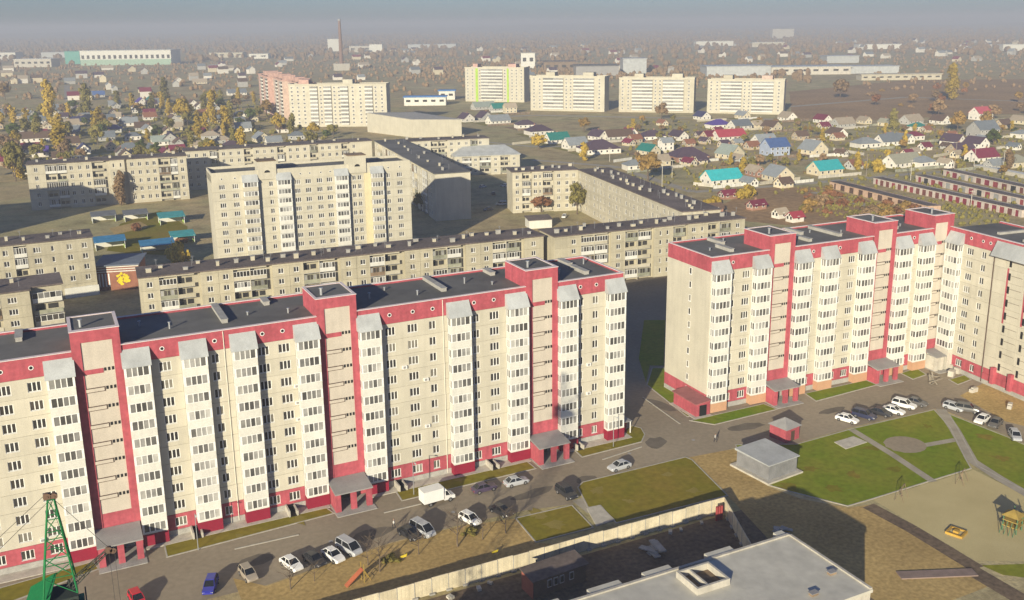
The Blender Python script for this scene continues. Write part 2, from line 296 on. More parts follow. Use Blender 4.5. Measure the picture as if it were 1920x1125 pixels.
# ------------------------------------------------------------------ building helpers
def panel_mesh(W,H,holes,d,m,name='wall_panel',g=.035):
    b=MB(); xs=sorted({g,W-g,*[h[0] for h in holes],*[h[1] for h in holes]}); zs=sorted({g,H-g,*[h[2] for h in holes],*[h[3] for h in holes]})
    for i in range(len(xs)-1):
        for k in range(len(zs)-1):
            cx=(xs[i]+xs[i+1])/2; cz=(zs[k]+zs[k+1])/2
            if any(h[0]<cx<h[1] and h[2]<cz<h[3] for h in holes): continue
            b.quad((xs[i],0,zs[k]),(xs[i+1],0,zs[k]),(xs[i+1],0,zs[k+1]),(xs[i],0,zs[k+1]))
    for x0,x1,z0,z1 in holes:
        b.quad((x0,0,z0),(x0,0,z1),(x0,d,z1),(x0,d,z0)); b.quad((x1,0,z1),(x1,0,z0),(x1,d,z0),(x1,d,z1))
        b.quad((x0,0,z1),(x1,0,z1),(x1,d,z1),(x0,d,z1)); b.quad((x1,0,z0),(x0,0,z0),(x0,d,z0),(x1,d,z0))
    x0,x1,z0,z1=g,W-g,g,H-g
    b.quad((x0,0,z0),(x0,d,z0),(x0,d,z1),(x0,0,z1)); b.quad((x1,0,z0),(x1,0,z1),(x1,d,z1),(x1,d,z0))
    b.quad((x0,0,z1),(x0,d,z1),(x1,d,z1),(x1,0,z1)); b.quad((x0,0,z0),(x1,0,z0),(x1,d,z0),(x0,d,z0))
    return b.mesh(name,m)
def frame_mesh(w,h,n,m,bar=.085,mull=.14,sill=True):
    b=MB(); b.box(0,bar,0,.05,0,h); b.box(w-bar,w,0,.05,0,h); b.box(bar,w-bar,0,.05,0,bar); b.box(bar,w-bar,0,.05,h-bar,h)
    for k in range(1,n): x=w*k/n; b.box(x-mull/2,x+mull/2,0,.05,bar,h-bar)
    if sill: b.box(-.06,w+.06,-.14,0,-.05,0.0)
    return b.mesh('window',m)
def pane_mesh(w,h,n,mats):
    b=MB()
    for k in range(n): b.quad((w*k/n,.03,0),(w*(k+1)/n,.03,0),(w*(k+1)/n,.03,h),(w*k/n,.03,h),k)
    return b.mesh('pane',mats)
def window(parent,x,y,z,w,h,n,rz=0,fm='upvc',var=None,kinds=(6,2,2),bar=.085,mull=.14,sub=True):
    if var is None: var=random.choices((0,1,2),kinds)[0]
    rs=random.randrange(3)
    fo=O('window',cached(('wf',w,h,n,fm,bar,mull),lambda:frame_mesh(w,h,n,Mt[fm],bar,mull)),parent,(x,y,z),rz)
    def mk():
        r=random.Random(var*7+rs); return pane_mesh(w,h,n,[GL[var] if r.random()<.8 else GL[r.randrange(3)] for _ in range(n)])
    O('pane',cached(('wp',w,h,n,var,rs),mk),fo)
    return fo
def balcony_meshes(W,P,hp,hg,wallm):
    # parapet below, glazing frame above; origin at bay's front left bottom, wall at y=P
    b=MB(); t=.1
    b.box(0,W,0,t,0,hp); b.box(0,t,t,P,0,hp); b.box(W-t,W,t,P,0,hp); b.box(t,W-t,t,P,0,.12)
    b.box(-.03,W+.03,-.03,.0,hp-.08,hp-.01)
    par=b.mesh('balcony',Mt[wallm])
    f=MB(); z0,z1=hp,hp+hg; q=.07
    xs=[0,.38,.38+(W-.76)/4,.38+(W-.76)/2,.38+(W-.76)*3/4,W-.38,W]
    f.box(0,W,0,q,z0,z0+.07); f.box(0,W,0,q,z1-.1,z1)
    f.box(0,.3,0,q,z0+.07,z1-.1); f.box(W-.3,W,0,q,z0+.07,z1-.1)
    for k in (1,2,3): x=.3+(W-.6)*k/4; f.box(x-.07,x+.07,0,q,z0+.07,z1-.1)
    for x0 in (0,W-q):
        f.box(x0,x0+q,q,P,z0,z0+.07); f.box(x0,x0+q,q,P,z1-.1,z1); f.box(x0,x0+q,P*.45,P*.55,z0+.07,z1-.1); f.box(x0,x0+q,P*.85,P,z0+.07,z1-.1)
    fr=f.mesh('glazing_frame',Mt['upvc'])
    gl=[]
    for vv in range(8):
        g=MB(); r=random.Random(vv*13+int(W*10)); base=[0,0,1,1] if vv%4==0 else [1,0,0,1] if vv%4==1 else [0,1,1,2] if vv%4==2 else [2,0,1,2]
        if vv>=4: base=base[::-1]
        for k in range(4):
            x0=.3+(W-.6)*k/4; x1=.3+(W-.6)*(k+1)/4; g.quad((x0,.045,z0),(x1,.045,z0),(x1,.045,z1-.05),(x0,.045,z1-.05),base[k])
        for x in (.03,W-.03):
            g.quad((x,q,z0),(x,P,z0),(x,P,z1-.05),(x,q,z1-.05),1 if r.random()<.6 else 0)
        gl.append(g.mesh('glazing',GB))
    return par,fr,gl
def bay_roof_mesh(W,P,h):
    b=MB(); o=.18
    b.poly([(-o,-o,0),(W+o,-o,0),(W+o,P,h),(-o,P,h)]); b.poly([(-o,-o,0),(-o,P,h),(-o,P,0)]); b.poly([(W+o,-o,0),(W+o,P,0),(W+o,P,h)]); b.poly([(-o,-o,-.06),(-o,P,-.06),(W+o,P,-.06),(W+o,-o,-.06)])
    b.poly([(-o,-o,-.06),(W+o,-o,-.06),(W+o,-o,0),(-o,-o,0)])
    return b.mesh('bay_roof',Mt['bayroof'])
P_=1.35   # how far the bays stand out
def bay(root,x0,x1,floors=10,ztop=28.55,base='crimson',fl=2.757,side=1,wallm='white',roof=True,roofh=2.45,rk=None):
    W=round(x1-x0,1); hp,hg=1.26,1.49
    par,fr,gl=cached(('bay',W,wallm),lambda:balcony_meshes(W,P_,hp,hg,wallm))
    for k in range(floors):
        z=ztop-(hp+hg)-k*fl
        o=O('balcony',par,root,(x0,-P_,z)); O('glazing_frame',fr,o); O('glazing',random.choice(gl),o)
    zb=round(ztop-floors*fl+1.0,2)
    b=MB(); b.box(-.05,W+.05,-.05,P_,.1,zb); O('bay_base',cached(('bb',W,base,zb),lambda:b.mesh('bay_base',Mt[base])),root,(x0,-P_,0))
    if roof: O('bay_roof',cached(('br',W,roofh),lambda:bay_roof_mesh(W,P_,roofh)),root,(x0,-P_,ztop+.02))
def wall_col(root,x0,x1,wins,floors=10,zb=3.6,fl=2.8,zlow=1.0,wm='beige',bm='red',wz=.75,wh=1.45,ported=True,ww={3:1.72,2:1.15}):
    """a column of facade panels, one for each storey, with its windows"""
    W=round(x1-x0,2)
    for k in range(floors):
        if k==0: z,H,m,wz_=zlow,zb-zlow,bm,wz-.2
        else: z,H,m,wz_=zb+(k-1)*fl,fl,wm,wz
        holes=[(c-x0-ww[n]/2,c-x0+ww[n]/2,wz_,wz_+wh) for c,n in wins]
        O('wall_panel',cached(('pn',W,H,m,tuple((round(h[0],2),h[2]) for h in holes)),lambda:panel_mesh(W,H,holes,.14,Mt[m])),root,(x0,0,z))
        for (c,n) in wins: window(root,c-ww[n]/2,.085,z+wz_,ww[n],wh,n)
def porthole(root,x,z,y=-.02):
    def mk():
        b=MB(); N=14
        for k in range(N):
            a0,a1=2*pi*k/N,2*pi*(k+1)/N
            b.quad((.34*cos(a0),-.05,.34*sin(a0)),(.34*cos(a1),-.05,.34*sin(a1)),(.24*cos(a1),-.05,.24*sin(a1)),(.24*cos(a0),-.05,.24*sin(a0)),0)
            b.quad((.34*cos(a1),-.05,.34*sin(a1)),(.34*cos(a0),-.05,.34*sin(a0)),(.34*cos(a0),0,.34*sin(a0)),(.34*cos(a1),0,.34*sin(a1)),0)
        b.poly([(.25*cos(2*pi*k/N),-.02,.25*sin(2*pi*k/N)) for k in range(N)],1)
        return b.mesh('porthole',[Mt['upvc'],Mt['dark']])
    O('porthole',cached('porthole',mk),root,(x,y,z))
def tower(root,x0,x1,top=34.6,depth=8,floors=10,jl=1.25,jr=1.1,zb=6.2):
    W=x1-x0; y0=-.25
    b=MB(); b.box(x0,x0+jl,y0,0.3,.1,top-1.7); b.box(x1-jr,x1,y0,.3,.1,top-1.7); b.box(x0,x1,y0,.3,top-1.7,top); b.box(x0+jl,x1-jr,y0+.1,.3,3.0,zb)
    b.box(x0,x1,.3,.55,31.6,top); b.box(x0,x0+.3,.55,depth-.3,31.1,top); b.box(x1-.3,x1,.55,depth-.3,31.1,top); b.box(x0,x1,depth-.3,depth,31.1,top)
    t=O('stair_tower',b.mesh('stair_tower',Mt['red']),root)
    c=MB(); c.box(x0-.08,x1+.08,y0-.08,.62,top,top+.1); c.box(x0-.08,x0+.38,.62,depth-.38,top,top+.1); c.box(x1-.38,x1+.08,.62,depth-.38,top,top+.1); c.box(x0-.08,x1+.08,depth-.38,depth+.08,top,top+.1)
    O('coping',c.mesh('coping',Mt['cope']),t)
    d=MB(); d.box(x0+.3,x1-.3,.55,depth-.3,31.1,34.56); O('roof_deck',d.mesh('roof_deck',Mt['bitumen']),t)
    iw=W-jl-jr
    r=MB(); r.box(x0+jl,x1-jr,y0+.14,.29,zb,top-1.7); O('stair_wall',r.mesh('stair_wall',Mt['pinkbeige']),t)
    sl=iw*.62
    sp=cached(('slot',round(sl,1)),lambda:(lambda q:(q.box(0,sl,-.05,0,0,.72,0),q.box(0.0,sl-.14,-.12,-.05,.12,.6,1),q.mesh('loggia_parapet',[Mt['brownline'],Mt['pinkbeige']]))[2])(MB()))
    rp=cached(('slotr',round(sl,1)),lambda:(lambda q:(q.box(0,sl,-.07,0,0,.7,0),q.mesh('loggia_parapet',[Mt['red']]))[1])(MB()))
    sw=cached('stwin',lambda:(lambda q:(q.box(0,.32,-.03,0,0,.5,0),q.mesh('stair_window',[Mt['dark']]))[1])(MB()))
    for k in range(floors):
        z=28.4-k*2.8
        if z<zb: break
        O('loggia_parapet',rp if k==0 else sp,t,(x0+jl+.02,y0+.14,z-.35))
        for q in range(3): O('stair_window',sw,t,(x0+jl+sl+.12+q*.52,y0+.14,z-.12))
    p=MB(); px=x0+1.6; p.tube((px,2.2,34.5),(px,2.2,35.6),.22,n=8); p.tube((px,2.2,35.6),(px,2.2,35.75),.34,n=8); O('vent_pipe',p.mesh('vent_pipe',Mt['steel']),t)
    return t
def canopy(root,x0,x1,d=5.0,z=3.45,walls='red'):
    c=MB(); c.hexa([(x0,-d,z-.25),(x1,-d,z-.25),(x1,-.26,z+.35),(x0,-.26,z+.35),(x0,-d,z-.05),(x1,-d,z-.05),(x1,-.26,z+.55),(x0,-.26,z+.55)])
    k=O('entrance_canopy',c.mesh('entrance_canopy',Mt['canopy']),root)
    for x in (x0+.1,(x0+x1)/2-.45,x1-1.0):
        b=MB(); b.box(x,x+.9,-d+.3,-d+.9,.1,z-.25); O('column',b.mesh('column',Mt[walls]),k)
    b=MB(); b.box(x0+.15,x0+.45,-d+.9,-.3,.1,z-.22); O('side_wall',b.mesh('side_wall',Mt[walls]),k)
    b=MB(); b.box(x0+2.0,x0+4.0,-.42,-.26,.1,2.5); O('door',b.mesh('door',Mt['brownline']),k)
    b=MB(); b.box(x0-.1,x1+.2,-d-1.2,-.3,0.0,.1); O('step',b.mesh('step',Mt['concrete']),k)
def hatch(root,x):
    b=MB(); b.box(x,x+.25,-2.6,-.02,.1,1.15,0); b.box(x+1.3,x+1.55,-2.6,-.02,.1,.9,0); b.box(x+.25,x+1.3,-.3,-.02,.1,1.0,1); b.box(x+.25,x+1.3,-2.6,-.3,.1,.12,1)
    O('basement_hatch',b.mesh('basement_hatch',[Mt['palecon'],Mt['dark']]),root)
def roof_parts(root,x0,x1,depth,strips,zt=31.8,gaps=()):
    c=MB(); xs=x0-.1
    for ga,gb_ in list(gaps)+[(x1+.1,None)]:
        if ga-xs>.2: c.box(xs,ga,-.3,.35,zt,zt+.1)
        xs=gb_
    c.box(x0-.1,x0+.35,.35,depth-.3,zt,zt+.1); c.box(x1-.35,x1+.1,.35,depth-.3,zt,zt+.1); c.box(x0-.1,x1+.1,depth-.3,depth+.1,zt,zt+.1)
    O('coping',c.mesh('coping',Mt['cope']),root)
    d=MB(); d.box(x0+.3,x1-.3,.33,depth-.33,30.2,31.5); O('roof_deck',d.mesh('roof_deck',Mt['bitumen']),root)
    for (x,ya,yb) in strips:
        s=MB(); s.box(x-.45,x+.45,ya,yb,31.5,32.1); s.box(x-.55,x+.55,ya-.1,yb+.1,32.1,32.18); O('roof_upstand',s.mesh('roof_upstand',Mt['concrete']),root)
def red_block(root,x0,x1,depth,elems,zt=31.8,base='crimson',strips=(),ports=(),pipes=(),back=True,core_m='joint'):
    k=MB(); k.box(x0+.02,x1-.02,.13,depth-.02,0,30.2); O('wall_core',k.mesh('wall_core',Mt[core_m]),root)
    f=MB(); f.box(x0,x1,-.03,.3,28.82,zt); f.box(x0,x0+.3,.3,depth-.3,28.82,zt); f.box(x1-.3,x1,.3,depth-.3,28.82,zt); f.box(x0,x1,depth-.3,depth,28.82,zt)
    O('red_fascia',f.mesh('red_fascia',Mt['red']),root)
    p=MB(); p.box(x0,x1,-.06,.1,0,1.0); O('plinth',p.mesh('plinth',Mt['concrete']),root)
    roof_parts(root,x0,x1,depth,strips,zt,sorted((e[1],e[2]) for e in elems if e[0]=='t'))
    for e in elems:
        if e[0]=='b': bay(root,e[1],e[2],base=base)
        elif e[0]=='w': wall_col(root,e[1],e[2],e[3])
        elif e[0]=='t': tower(root,e[1],e[2],**(e[3] if len(e)>3 else {}))
        elif e[0]=='pipe':
            b=MB(); b.tube((e[1],-.1,.3),(e[1],-.1,31.6),.07,n=6); O('downpipe',b.mesh('downpipe',Mt['brownline' if len(e)>2 else 'joint']),root)
    for x in ports: porthole(root,x,30.3,-.03)

# ------------------------------------------------------------------ the long red-and-beige block in front
b1=T('apartment_block','long ten storey beige apartment block with red stair towers and white bays','apartment block')
red_block(b1,-111,0,14.5,[
 ('b',-110.5,-106.9),('w',-106.9,-95.5,[(-104.6,3),(-100.9,3),(-97.1,3)]),('b',-95.5,-91.9),('t',-91.9,-85.4),('b',-85.4,-81.8),
 ('w',-81.8,-77.4,[(-79.7,3)]),('b',-77.4,-73.8),('w',-73.8,-70.1,[(-72.5,2)]),('b',-70.1,-66.5),('w',-66.5,-60.4,[(-65.3,3),(-62.1,3)]),('b',-60.4,-56.8),
 ('t',-56.8,-50.3),('b',-50.3,-46.7),('w',-46.7,-34.7,[(-44.8,3),(-40.9,3),(-37.4,2)]),('b',-34.7,-30.9),('w',-30.9,-23.8,[(-29.7,3),(-26.0,3)]),('b',-23.8,-20.0),
 ('t',-20.0,-13.7),('b',-13.7,-10.1),('w',-10.1,-3.7,[(-8.9,2),(-5.8,2)]),('b',-3.7,-.1),('pipe',-71.1),('pipe',-35.5)],
 strips=[(-70.0,4.3,14),(-62.1,11,14),(-33.2,4.8,14),(-21.3,10.5,14),(-5.6,9.6,13.8),(-5.9,3.0,8.4),(-98.6,9.5,14)],ports=[-101,-97.2,-79.9,-72.4,-65.3,-62.2,-44.8,-40.8,-37.3,-29.8,-26.1,-9.0,-5.7])
def roof_bits(root,pts,z=31.5):
    for k,(x,y) in enumerate(pts):
        b=MB(); h=.5+.25*(k%3); b.tube((x,y,z),(x,y,z+h),.14,n=8); b.tube((x,y,z+h),(x,y,z+h+.1),.24,n=8); O('vent_pipe',b.mesh('vent_pipe',Mt['steel']),root)
roof_bits(b1,[(-104,6),(-82,9),(-78,5.5),(-66,7),(-60,5),(-46,6.5),(-42,10.5),(-38,5),(-28,8),(-24,5),(-10,6),(-2.5,10)])
for x in (-91.9,-56.8,-20.0): canopy(b1,x,x+6.3)
for x in (-78.5,-63.8,-45.3,-28.2,-11.0): hatch(b1,x)
ac=cached('ac',lambda:(lambda b:(b.box(0,.8,-.32,0,0,.55,0),b.box(.12,.55,-.34,-.32,.08,.47,1),b.mesh('air_conditioner',[Mt['upvc'],Mt['canopy']]))[2])(MB()))
ar=random.Random(17)
for k in range(9):
    x=ar.choice((-102.9,-99.1,-63.9,-43.0,-39.3,-28.1,-7.6,-46.4,-61.0)); O('air_conditioner',ac,b1,(x,-.001,3.9+2.8*ar.randrange(9)))
b=MB(); b.box(.0,.14,0.0,14.5,1.0,28.8); O('end_wall',b.mesh('end_wall',Mt['beige']),b1)
b=MB(); b.box(.14,1.5,.3,1.8,.1,2.5,0); b.box(.14,2.2,-.6,2.2,2.5,2.62,1); b.box(1.9,2.05,-.4,-.25,.1,2.5,2); O('side_porch',b.mesh('side_porch',[Mt['crimson'],Mt['canopy'],Mt['upvc']]),b1)
# ------------------------------------------------------------------ the corner block on the right
B2=T('apartment_block','L shaped ten storey red and cream apartment block around the courtyard corner','apartment block',(21.03,1.53,0),radians(-1.61))
red_block(B2,0,64.2,14.8,[
 ('b',.3,4.1),('w',4.1,10.1,[(5.3,2),(8.6,3)]),('b',10.1,13.9),('t',13.9,20.3),('b',20.4,24.2),('w',24.2,27.5,[(25.3,2)]),('b',27.5,31.3),
 ('w',31.3,37.4,[(32.5,2),(35.8,3)]),('b',37.4,41.2),('t',41.3,47.6),('b',47.7,51.7),('w',51.7,54.5,[(52.9,2)]),('b',54.5,58.3),('t',58.4,64.3,dict(jl=.5,jr=1.7)),('pipe',4.3,1),('pipe',41.25,1)],
 base='orange',strips=[(7.2,3,8),(9.5,9,14),(27,3,8),(30,9,14),(36,4,13.5),(52,4,13)],ports=[5.2,25.3,32.3,53.0])
roof_bits(B2,[(4,6),(11,11),(24,7),(33,10),(38,6),(50,8),(55,6)])
for x in (13.9,41.3): canopy(B2,x,x+6.4,4.2)
canopy(B2,58.6,62.6,4.2,walls='palecon')
# its windowless end, towards the road
b=MB(); b.box(-.02,.13,.02,14.8,3.6,28.8); O('end_wall',b.mesh('end_wall',Mt['beige']),B2)
b=MB(); b.box(-.04,.13,.0,14.8,1.0,3.6); O('end_base',b.mesh('end_base',Mt['red']),B2)
b=MB(); b.box(-.06,.1,0,14.8,0,1.0); O('plinth',b.mesh('plinth',Mt['concrete']),B2)
for k in range(10): window(B2,-.07,6.9,1.8+k*2.8,.75,1.35,1,-pi/2,kinds=(2,2,6))
b=MB(); b.hexa([(-3.4,-1.6,.1),(-.1,-1.6,.1),(-.1,6.2,.1),(-3.4,6.2,.1),(-3.4,-1.6,2.6),(-.1,-1.6,3.0),(-.1,6.2,3.0),(-3.4,6.2,2.6)]); an=O('entrance_annex',b.mesh('entrance_annex',Mt['red']),B2)
b=MB(); b.hexa([(-3.7,-1.9,2.62),(-.08,-1.9,3.02),(-.08,6.5,3.02),(-3.7,6.5,2.62),(-3.7,-1.9,2.8),(-.08,-1.9,3.2),(-.08,6.5,3.2),(-3.7,6.5,2.8)]); O('annex_roof',b.mesh('annex_roof',pmat('dull_red_sheet',(.33,.12,.12))),an)
b=MB(); b.box(-2.6,-1.0,-1.75,-1.6,.1,2.3); O('door',b.mesh('door',Mt['dark']),an)
b=MB(); b.box(-4.2,.0,-2.6,6.6,0,.1); O('step',b.mesh('step',Mt['palecon']),an)
# wing towards the viewer
WG=O('wing',None,B2,(63.44,.05,0),radians(-95)); 
def wing():
    r=WG
    k=MB(); k.box(.4,45,.13,14,0,30.2); O('wall_core',k.mesh('wall_core',Mt['joint']),r)
    f=MB(); f.box(.3,45,-.03,.3,28.82,31.8); f.box(44.7,45,.3,14,28.82,31.8); f.box(.3,44.7,13.7,14,28.82,31.8); O('red_fascia',f.mesh('red_fascia',Mt['red']),r)
    c=MB(); c.box(.5,45.1,-.3,.35,31.83,31.92); c.box(.5,45.1,13.7,14.1,31.83,31.92); O('coping',c.mesh('coping',Mt['cope']),r)
    d=MB(); d.box(.4,44.7,.33,13.7,30.2,31.5); O('roof_deck',d.mesh('roof_deck',Mt['bitumen']),r)
    for x,ya,yb in ((9.5,4,12),(17,3,9),(26,4,13)):
        s=MB(); s.box(x-.4,x+.4,ya,yb,31.5,32.0); O('roof_upstand',s.mesh('roof_upstand',Mt['concrete']),r)
    p=MB(); p.box(.4,45,-.06,.1,0,1.0); O('plinth',p.mesh('plinth',Mt['concrete']),r)
    bay(r,.6,4.4,floors=9,base='palecon')
    wall_col(r,4.4,12.9,[(6.4,3),(10.1,2)])
    q=MB(); q.tube((13.0,-.1,.3),(13.0,-.1,31),.1); O('downpipe',q.mesh('downpipe',Mt['brownline']),r)
    # recessed loggia section under a wide sheet roof
    wall_col(r,13.1,16.0,[])
    s=cached('loggiadoor',lambda:(lambda z:(z.box(0,.55,-.05,0,0,1.5),z.mesh('loggia_opening',Mt['dark']))[1])(MB()))
    ln=cached('loggialine',lambda:(lambda z:(z.box(0,3.0,-.03,0,0,.07),z.mesh('parapet_edge',Mt['brownline']))[1])(MB()))
    for x0 in (16.0,20.6,25.2,29.8,34.4):
        wall_col(r,x0,x0+4.6,[])
        for k in range(1,10):
            z=3.6+(k-1)*2.8; O('loggia_opening',s,r,(x0+.9,-.005,z+.55)); O('parapet_edge',ln,r,(x0+1.45,-.005,z+1.55))
        b=MB(); b.box(x0+.5,x0+.95,-.02,0.0,14.4+(x0%2),26.2); O('red_strip',b.mesh('red_strip',Mt['red']),r)
    rf=MB(); rf.hexa([(13.2,-1.5,28.3),(39.2,-1.5,28.3),(39.2,-.04,31.2),(13.2,-.04,31.2),(13.2,-1.5,28.42),(39.2,-1.5,28.42),(39.2,-.04,31.32),(13.2,-.04,31.32)]); O('loggia_roof',rf.mesh('loggia_roof',Mt['bayroof']),r)
    b=MB(); b.box(13.1,20.5,-.12,0,1.0,2.4); b.box(15.9,16.7,-.9,0,1.0,4.6); b.box(20.4,21.2,-.9,0,1.0,4.6); b.box(21.2,45,-.12,0,1.0,2.4); O('red_base',b.mesh('red_base',Mt['red']),r)
    for x in (6.4,9.6,11.6): porthole(r,x,30.4,-.03)
    b=MB(); b.box(.4,12.9,-.03,.02,1.0,1.02); 
wing()

# ------------------------------------------------------------------ older five storey panel blocks
def loggia_variants(W,fl):
    out=[]
    D=1.15
    def par(m,gm=None,fm='upvc',full=False):
        b=MB(); t=.09
        b.box(.08,W-.08,-.02,t,0.12,1.05,0); b.box(.05,W-.05,-.06,D,-.02,.12,1)
        if gm is None:
            b.quad((.5,D-.02,.15),(W*.42,D-.02,.15),(W*.42,D-.02,2.2),(.5,D-.02,2.2),2); b.quad((W*.5,D-.02,.95),(W*.85,D-.02,.95),(W*.85,D-.02,2.2),(W*.5,D-.02,2.2),2)
        me=b.mesh('loggia',[Mt[m],Mt['concrete'],GL[0]])
        g=None
        if gm is not None:
            f=MB(); z0,z1=1.05,fl-.3; n=5
            f.box(.08,W-.08,-.01,.05,z0,z0+.08,0); f.box(.08,W-.08,-.01,.05,z1-.08,z1,0)
            for k in range(n+1):
                x=.08+(W-.16)*k/n; xa=max(.08,x-.06); xb=min(W-.08,x+.06); f.box(xa,xb,-.01,.05,z0+.08,z1-.08,0)
            for k in range(n):
                f.quad((.08+(W-.16)*k/n,.03,z0),(.08+(W-.16)*(k+1)/n,.03,z0),(.08+(W-.16)*(k+1)/n,.03,z1),(.08+(W-.16)*k/n,.03,z1),1+((k*k+gm)%3))
            g=f.mesh('glazing',[Mt[fm],GL[0],GB[1],GL[1]])
        return me,g
    return [par('tan2'),par('tan'),par('white',0),par('grime',1,'grime'),par('tan2',2),par('oldbrown',1,'oldbrown'),par('grime'),par('white',1)]
def old_block(root,L,depth,elems,H=16.0,floors=5,wm='tan',roofm='brownroof',vents=8,seed=1,over=.35,chim=True,gable_lines=True):
    r=random.Random(seed); zl=.8; at=.95; fl=round((H-zl-at)/floors,2); core=MB(); x=0
    for e in elems:
        k,w=e[0],e[1]; x1=x+w
        if k=='w':
            core.box(x,x1,.13,depth,0,H-.3)
            wall_col(root,x,x1,[(x+c,n) for c,n in e[2]],floors=floors,zb=zl+fl,fl=fl,zlow=zl,wm=e[3] if len(e)>3 else wm,bm=e[3] if len(e)>3 else wm,wz=.85*fl/2.85,wh=1.4*fl/2.85,ww={3:1.9,2:1.35,1:.7})
            a=MB(); a.box(x+.03,x1-.03,0,.13,H-at,H-.3); O('attic_panel',a.mesh('attic_panel',Mt[e[3] if len(e)>3 else wm]),root)
        elif k=='l':
            core.box(x,x1,1.2,depth,0,H-.3)
            vs_=cached(('lg',w,fl),lambda:loggia_variants(w,fl))
            for q in range(floors):
                me,g=r.choices(vs_,(3,2,3,2,2,1,1,2))[0]; o=O('loggia',me,root,(x,0,zl+q*fl))
                if g: O('glazing',g,o)
            f=MB(); f.box(x-.06,x+.06,-.08,1.2,0,H-.35); O('fin_wall',f.mesh('fin_wall',Mt['tan2']),root)
            a=MB(); a.box(x+.07,x1-.07,.02,1.2,H-.75,H-.3); O('attic_panel',a.mesh('attic_panel',Mt['tan2']),root)
        elif k=='g':
            core.box(x,x1,1.0,depth,0,H-.3)
        x=x1
    O('wall_core',core.mesh('wall_core',Mt[wm]),root)
    d=MB(); d.box(-over,x+over,-over,depth+over,H-.3,H); O('roof_slab',d.mesh('roof_slab',Mt[roofm]),root)
    for k in range(vents):
        vx=(k+.5)*x/vents+r.uniform(-1,1); vy=r.uniform(.25,.75)*depth; s=r.uniform(.35,.7); hh=r.uniform(.6,1.3)
        v=MB(); v.box(vx-s,vx+s,vy-.35,vy+.35,H,H+hh,0); v.box(vx-s-.1,vx+s+.1,vy-.45,vy+.45,H+hh,H+hh+.1,1); O('roof_vent',v.mesh('roof_vent',[Mt['tan2'] if r.random()<.6 else Mt['concrete'],Mt['concrete']]),root)
        if r.random()<.7:
            v=MB(); ax=vx+r.uniform(-3,3); ay=r.uniform(.2,.8)*depth; v.tube((ax,ay,H),(ax,ay,H+2.2),.04,n=4); v.tube((ax-.5,ay,H+2),(ax+.5,ay,H+2),.03,n=4); v.tube((ax-.35,ay,H+1.7),(ax+.35,ay,H+1.7),.03,n=4); O('antenna',v.mesh('antenna',Mt['steel']),root)
def placed(name,label,cat,p,q,group=None):
    """a thing whose front runs from p to q on the ground"""
    o=T(name,label,cat,(p[0],p[1],0),math.atan2(q[1]-p[1],q[0]-p[0]),group); return o,math.hypot(q[0]-p[0],q[1]-p[1])
GR5='older five storey panel blocks'
mod=[('w',4.4,[(2.2,2)]),('w',3.6,[(1.8,2)]),('l',4.3),('l',4.3),('g',1.4)]
o,L=placed('panel_block','long tan five storey block with loggias directly behind the long red block','apartment block',(-74.6,104.5),(37.4,98.5),GR5)
old_block(o,L,11.5,[('w',4.6,[(2.4,2)])]+[('l',4.3),('l',4.3),('g',1.4)]+mod*5+[('w',6.2,[(3.0,2)])],16.0,seed=3,vents=26)
o,L=placed('panel_block','tan five storey block continuing the long one towards the corner block','apartment block',(38.1,95.7),(103.4,90.4),GR5)
old_block(o,L,11,[('w',8.5,[(6.2,2)]),('l',4.4),('l',4.4),('g',1.2),('w',4.6,[(2.4,2)]),('l',4.4),('l',4.4),('g',1.2),('w',6.5,[(2.2,1),(4.6,1)]),('l',4.4),('g',1.0),('w',7,[(2,2),(5,1)]),('l',4.2),('l',4.2),('w',5.2,[(2.6,2)])],16.0,seed=5,vents=16)
o,L=placed('panel_block','tan five storey block with white shopfront base beside the striped annex','apartment block',(-131.5,153.6),(-82.3,155.2),GR5)
old_block(o,L,12,[('w',5,[(2.5,2)]),('l',4),('l',4),('w',8,[(2,3),(6,2)]),('l',3.5),('w',4,[(2,2)]),('l',3.4),('w',17.3,[(2.6,3),(6.6,1),(11,2),(15,2)])],17.5,seed=8,vents=10)
b=MB(); b.box(L-9,L+.2,-.5,0,.0,3.0); O('shopfront',b.mesh('shopfront',Mt['white']),o)
o,L=placed('panel_block','low tan block corner with white glazed balcony at the left edge','apartment block',(-140,103.5),(-99.0,105.3),GR5)
old_block(o,L,14,[('w',6,[(3,2)]),('l',4),('w',8,[(2,2),(6,2)]),('l',4.2),('w',8,[(2,2),(6,2)]),('l',4.5),('w',6.34,[(2.5,3)])],16,seed=11,vents=8)
x=MB(); x.box(41.2,48.2,2.6,14,0,15.7); O('wall_core',x.mesh('wall_core',Mt['tan']),o)
x=MB(); x.box(41.1,48.6,2.0,14.3,15.75,16.05); O('roof_slab',x.mesh('roof_slab',Mt['brownroof']),o)
for k in range(5):
    me,g=cached(('lg',6.6,2.85),lambda:loggia_variants(6.6,2.85))[(2,6,4,5,0)[k]]; q=O('loggia',me,o,(41.4,1.45,.8+(4-k)*2.85+(-.3)))
    if g: O('glazing',g,q)
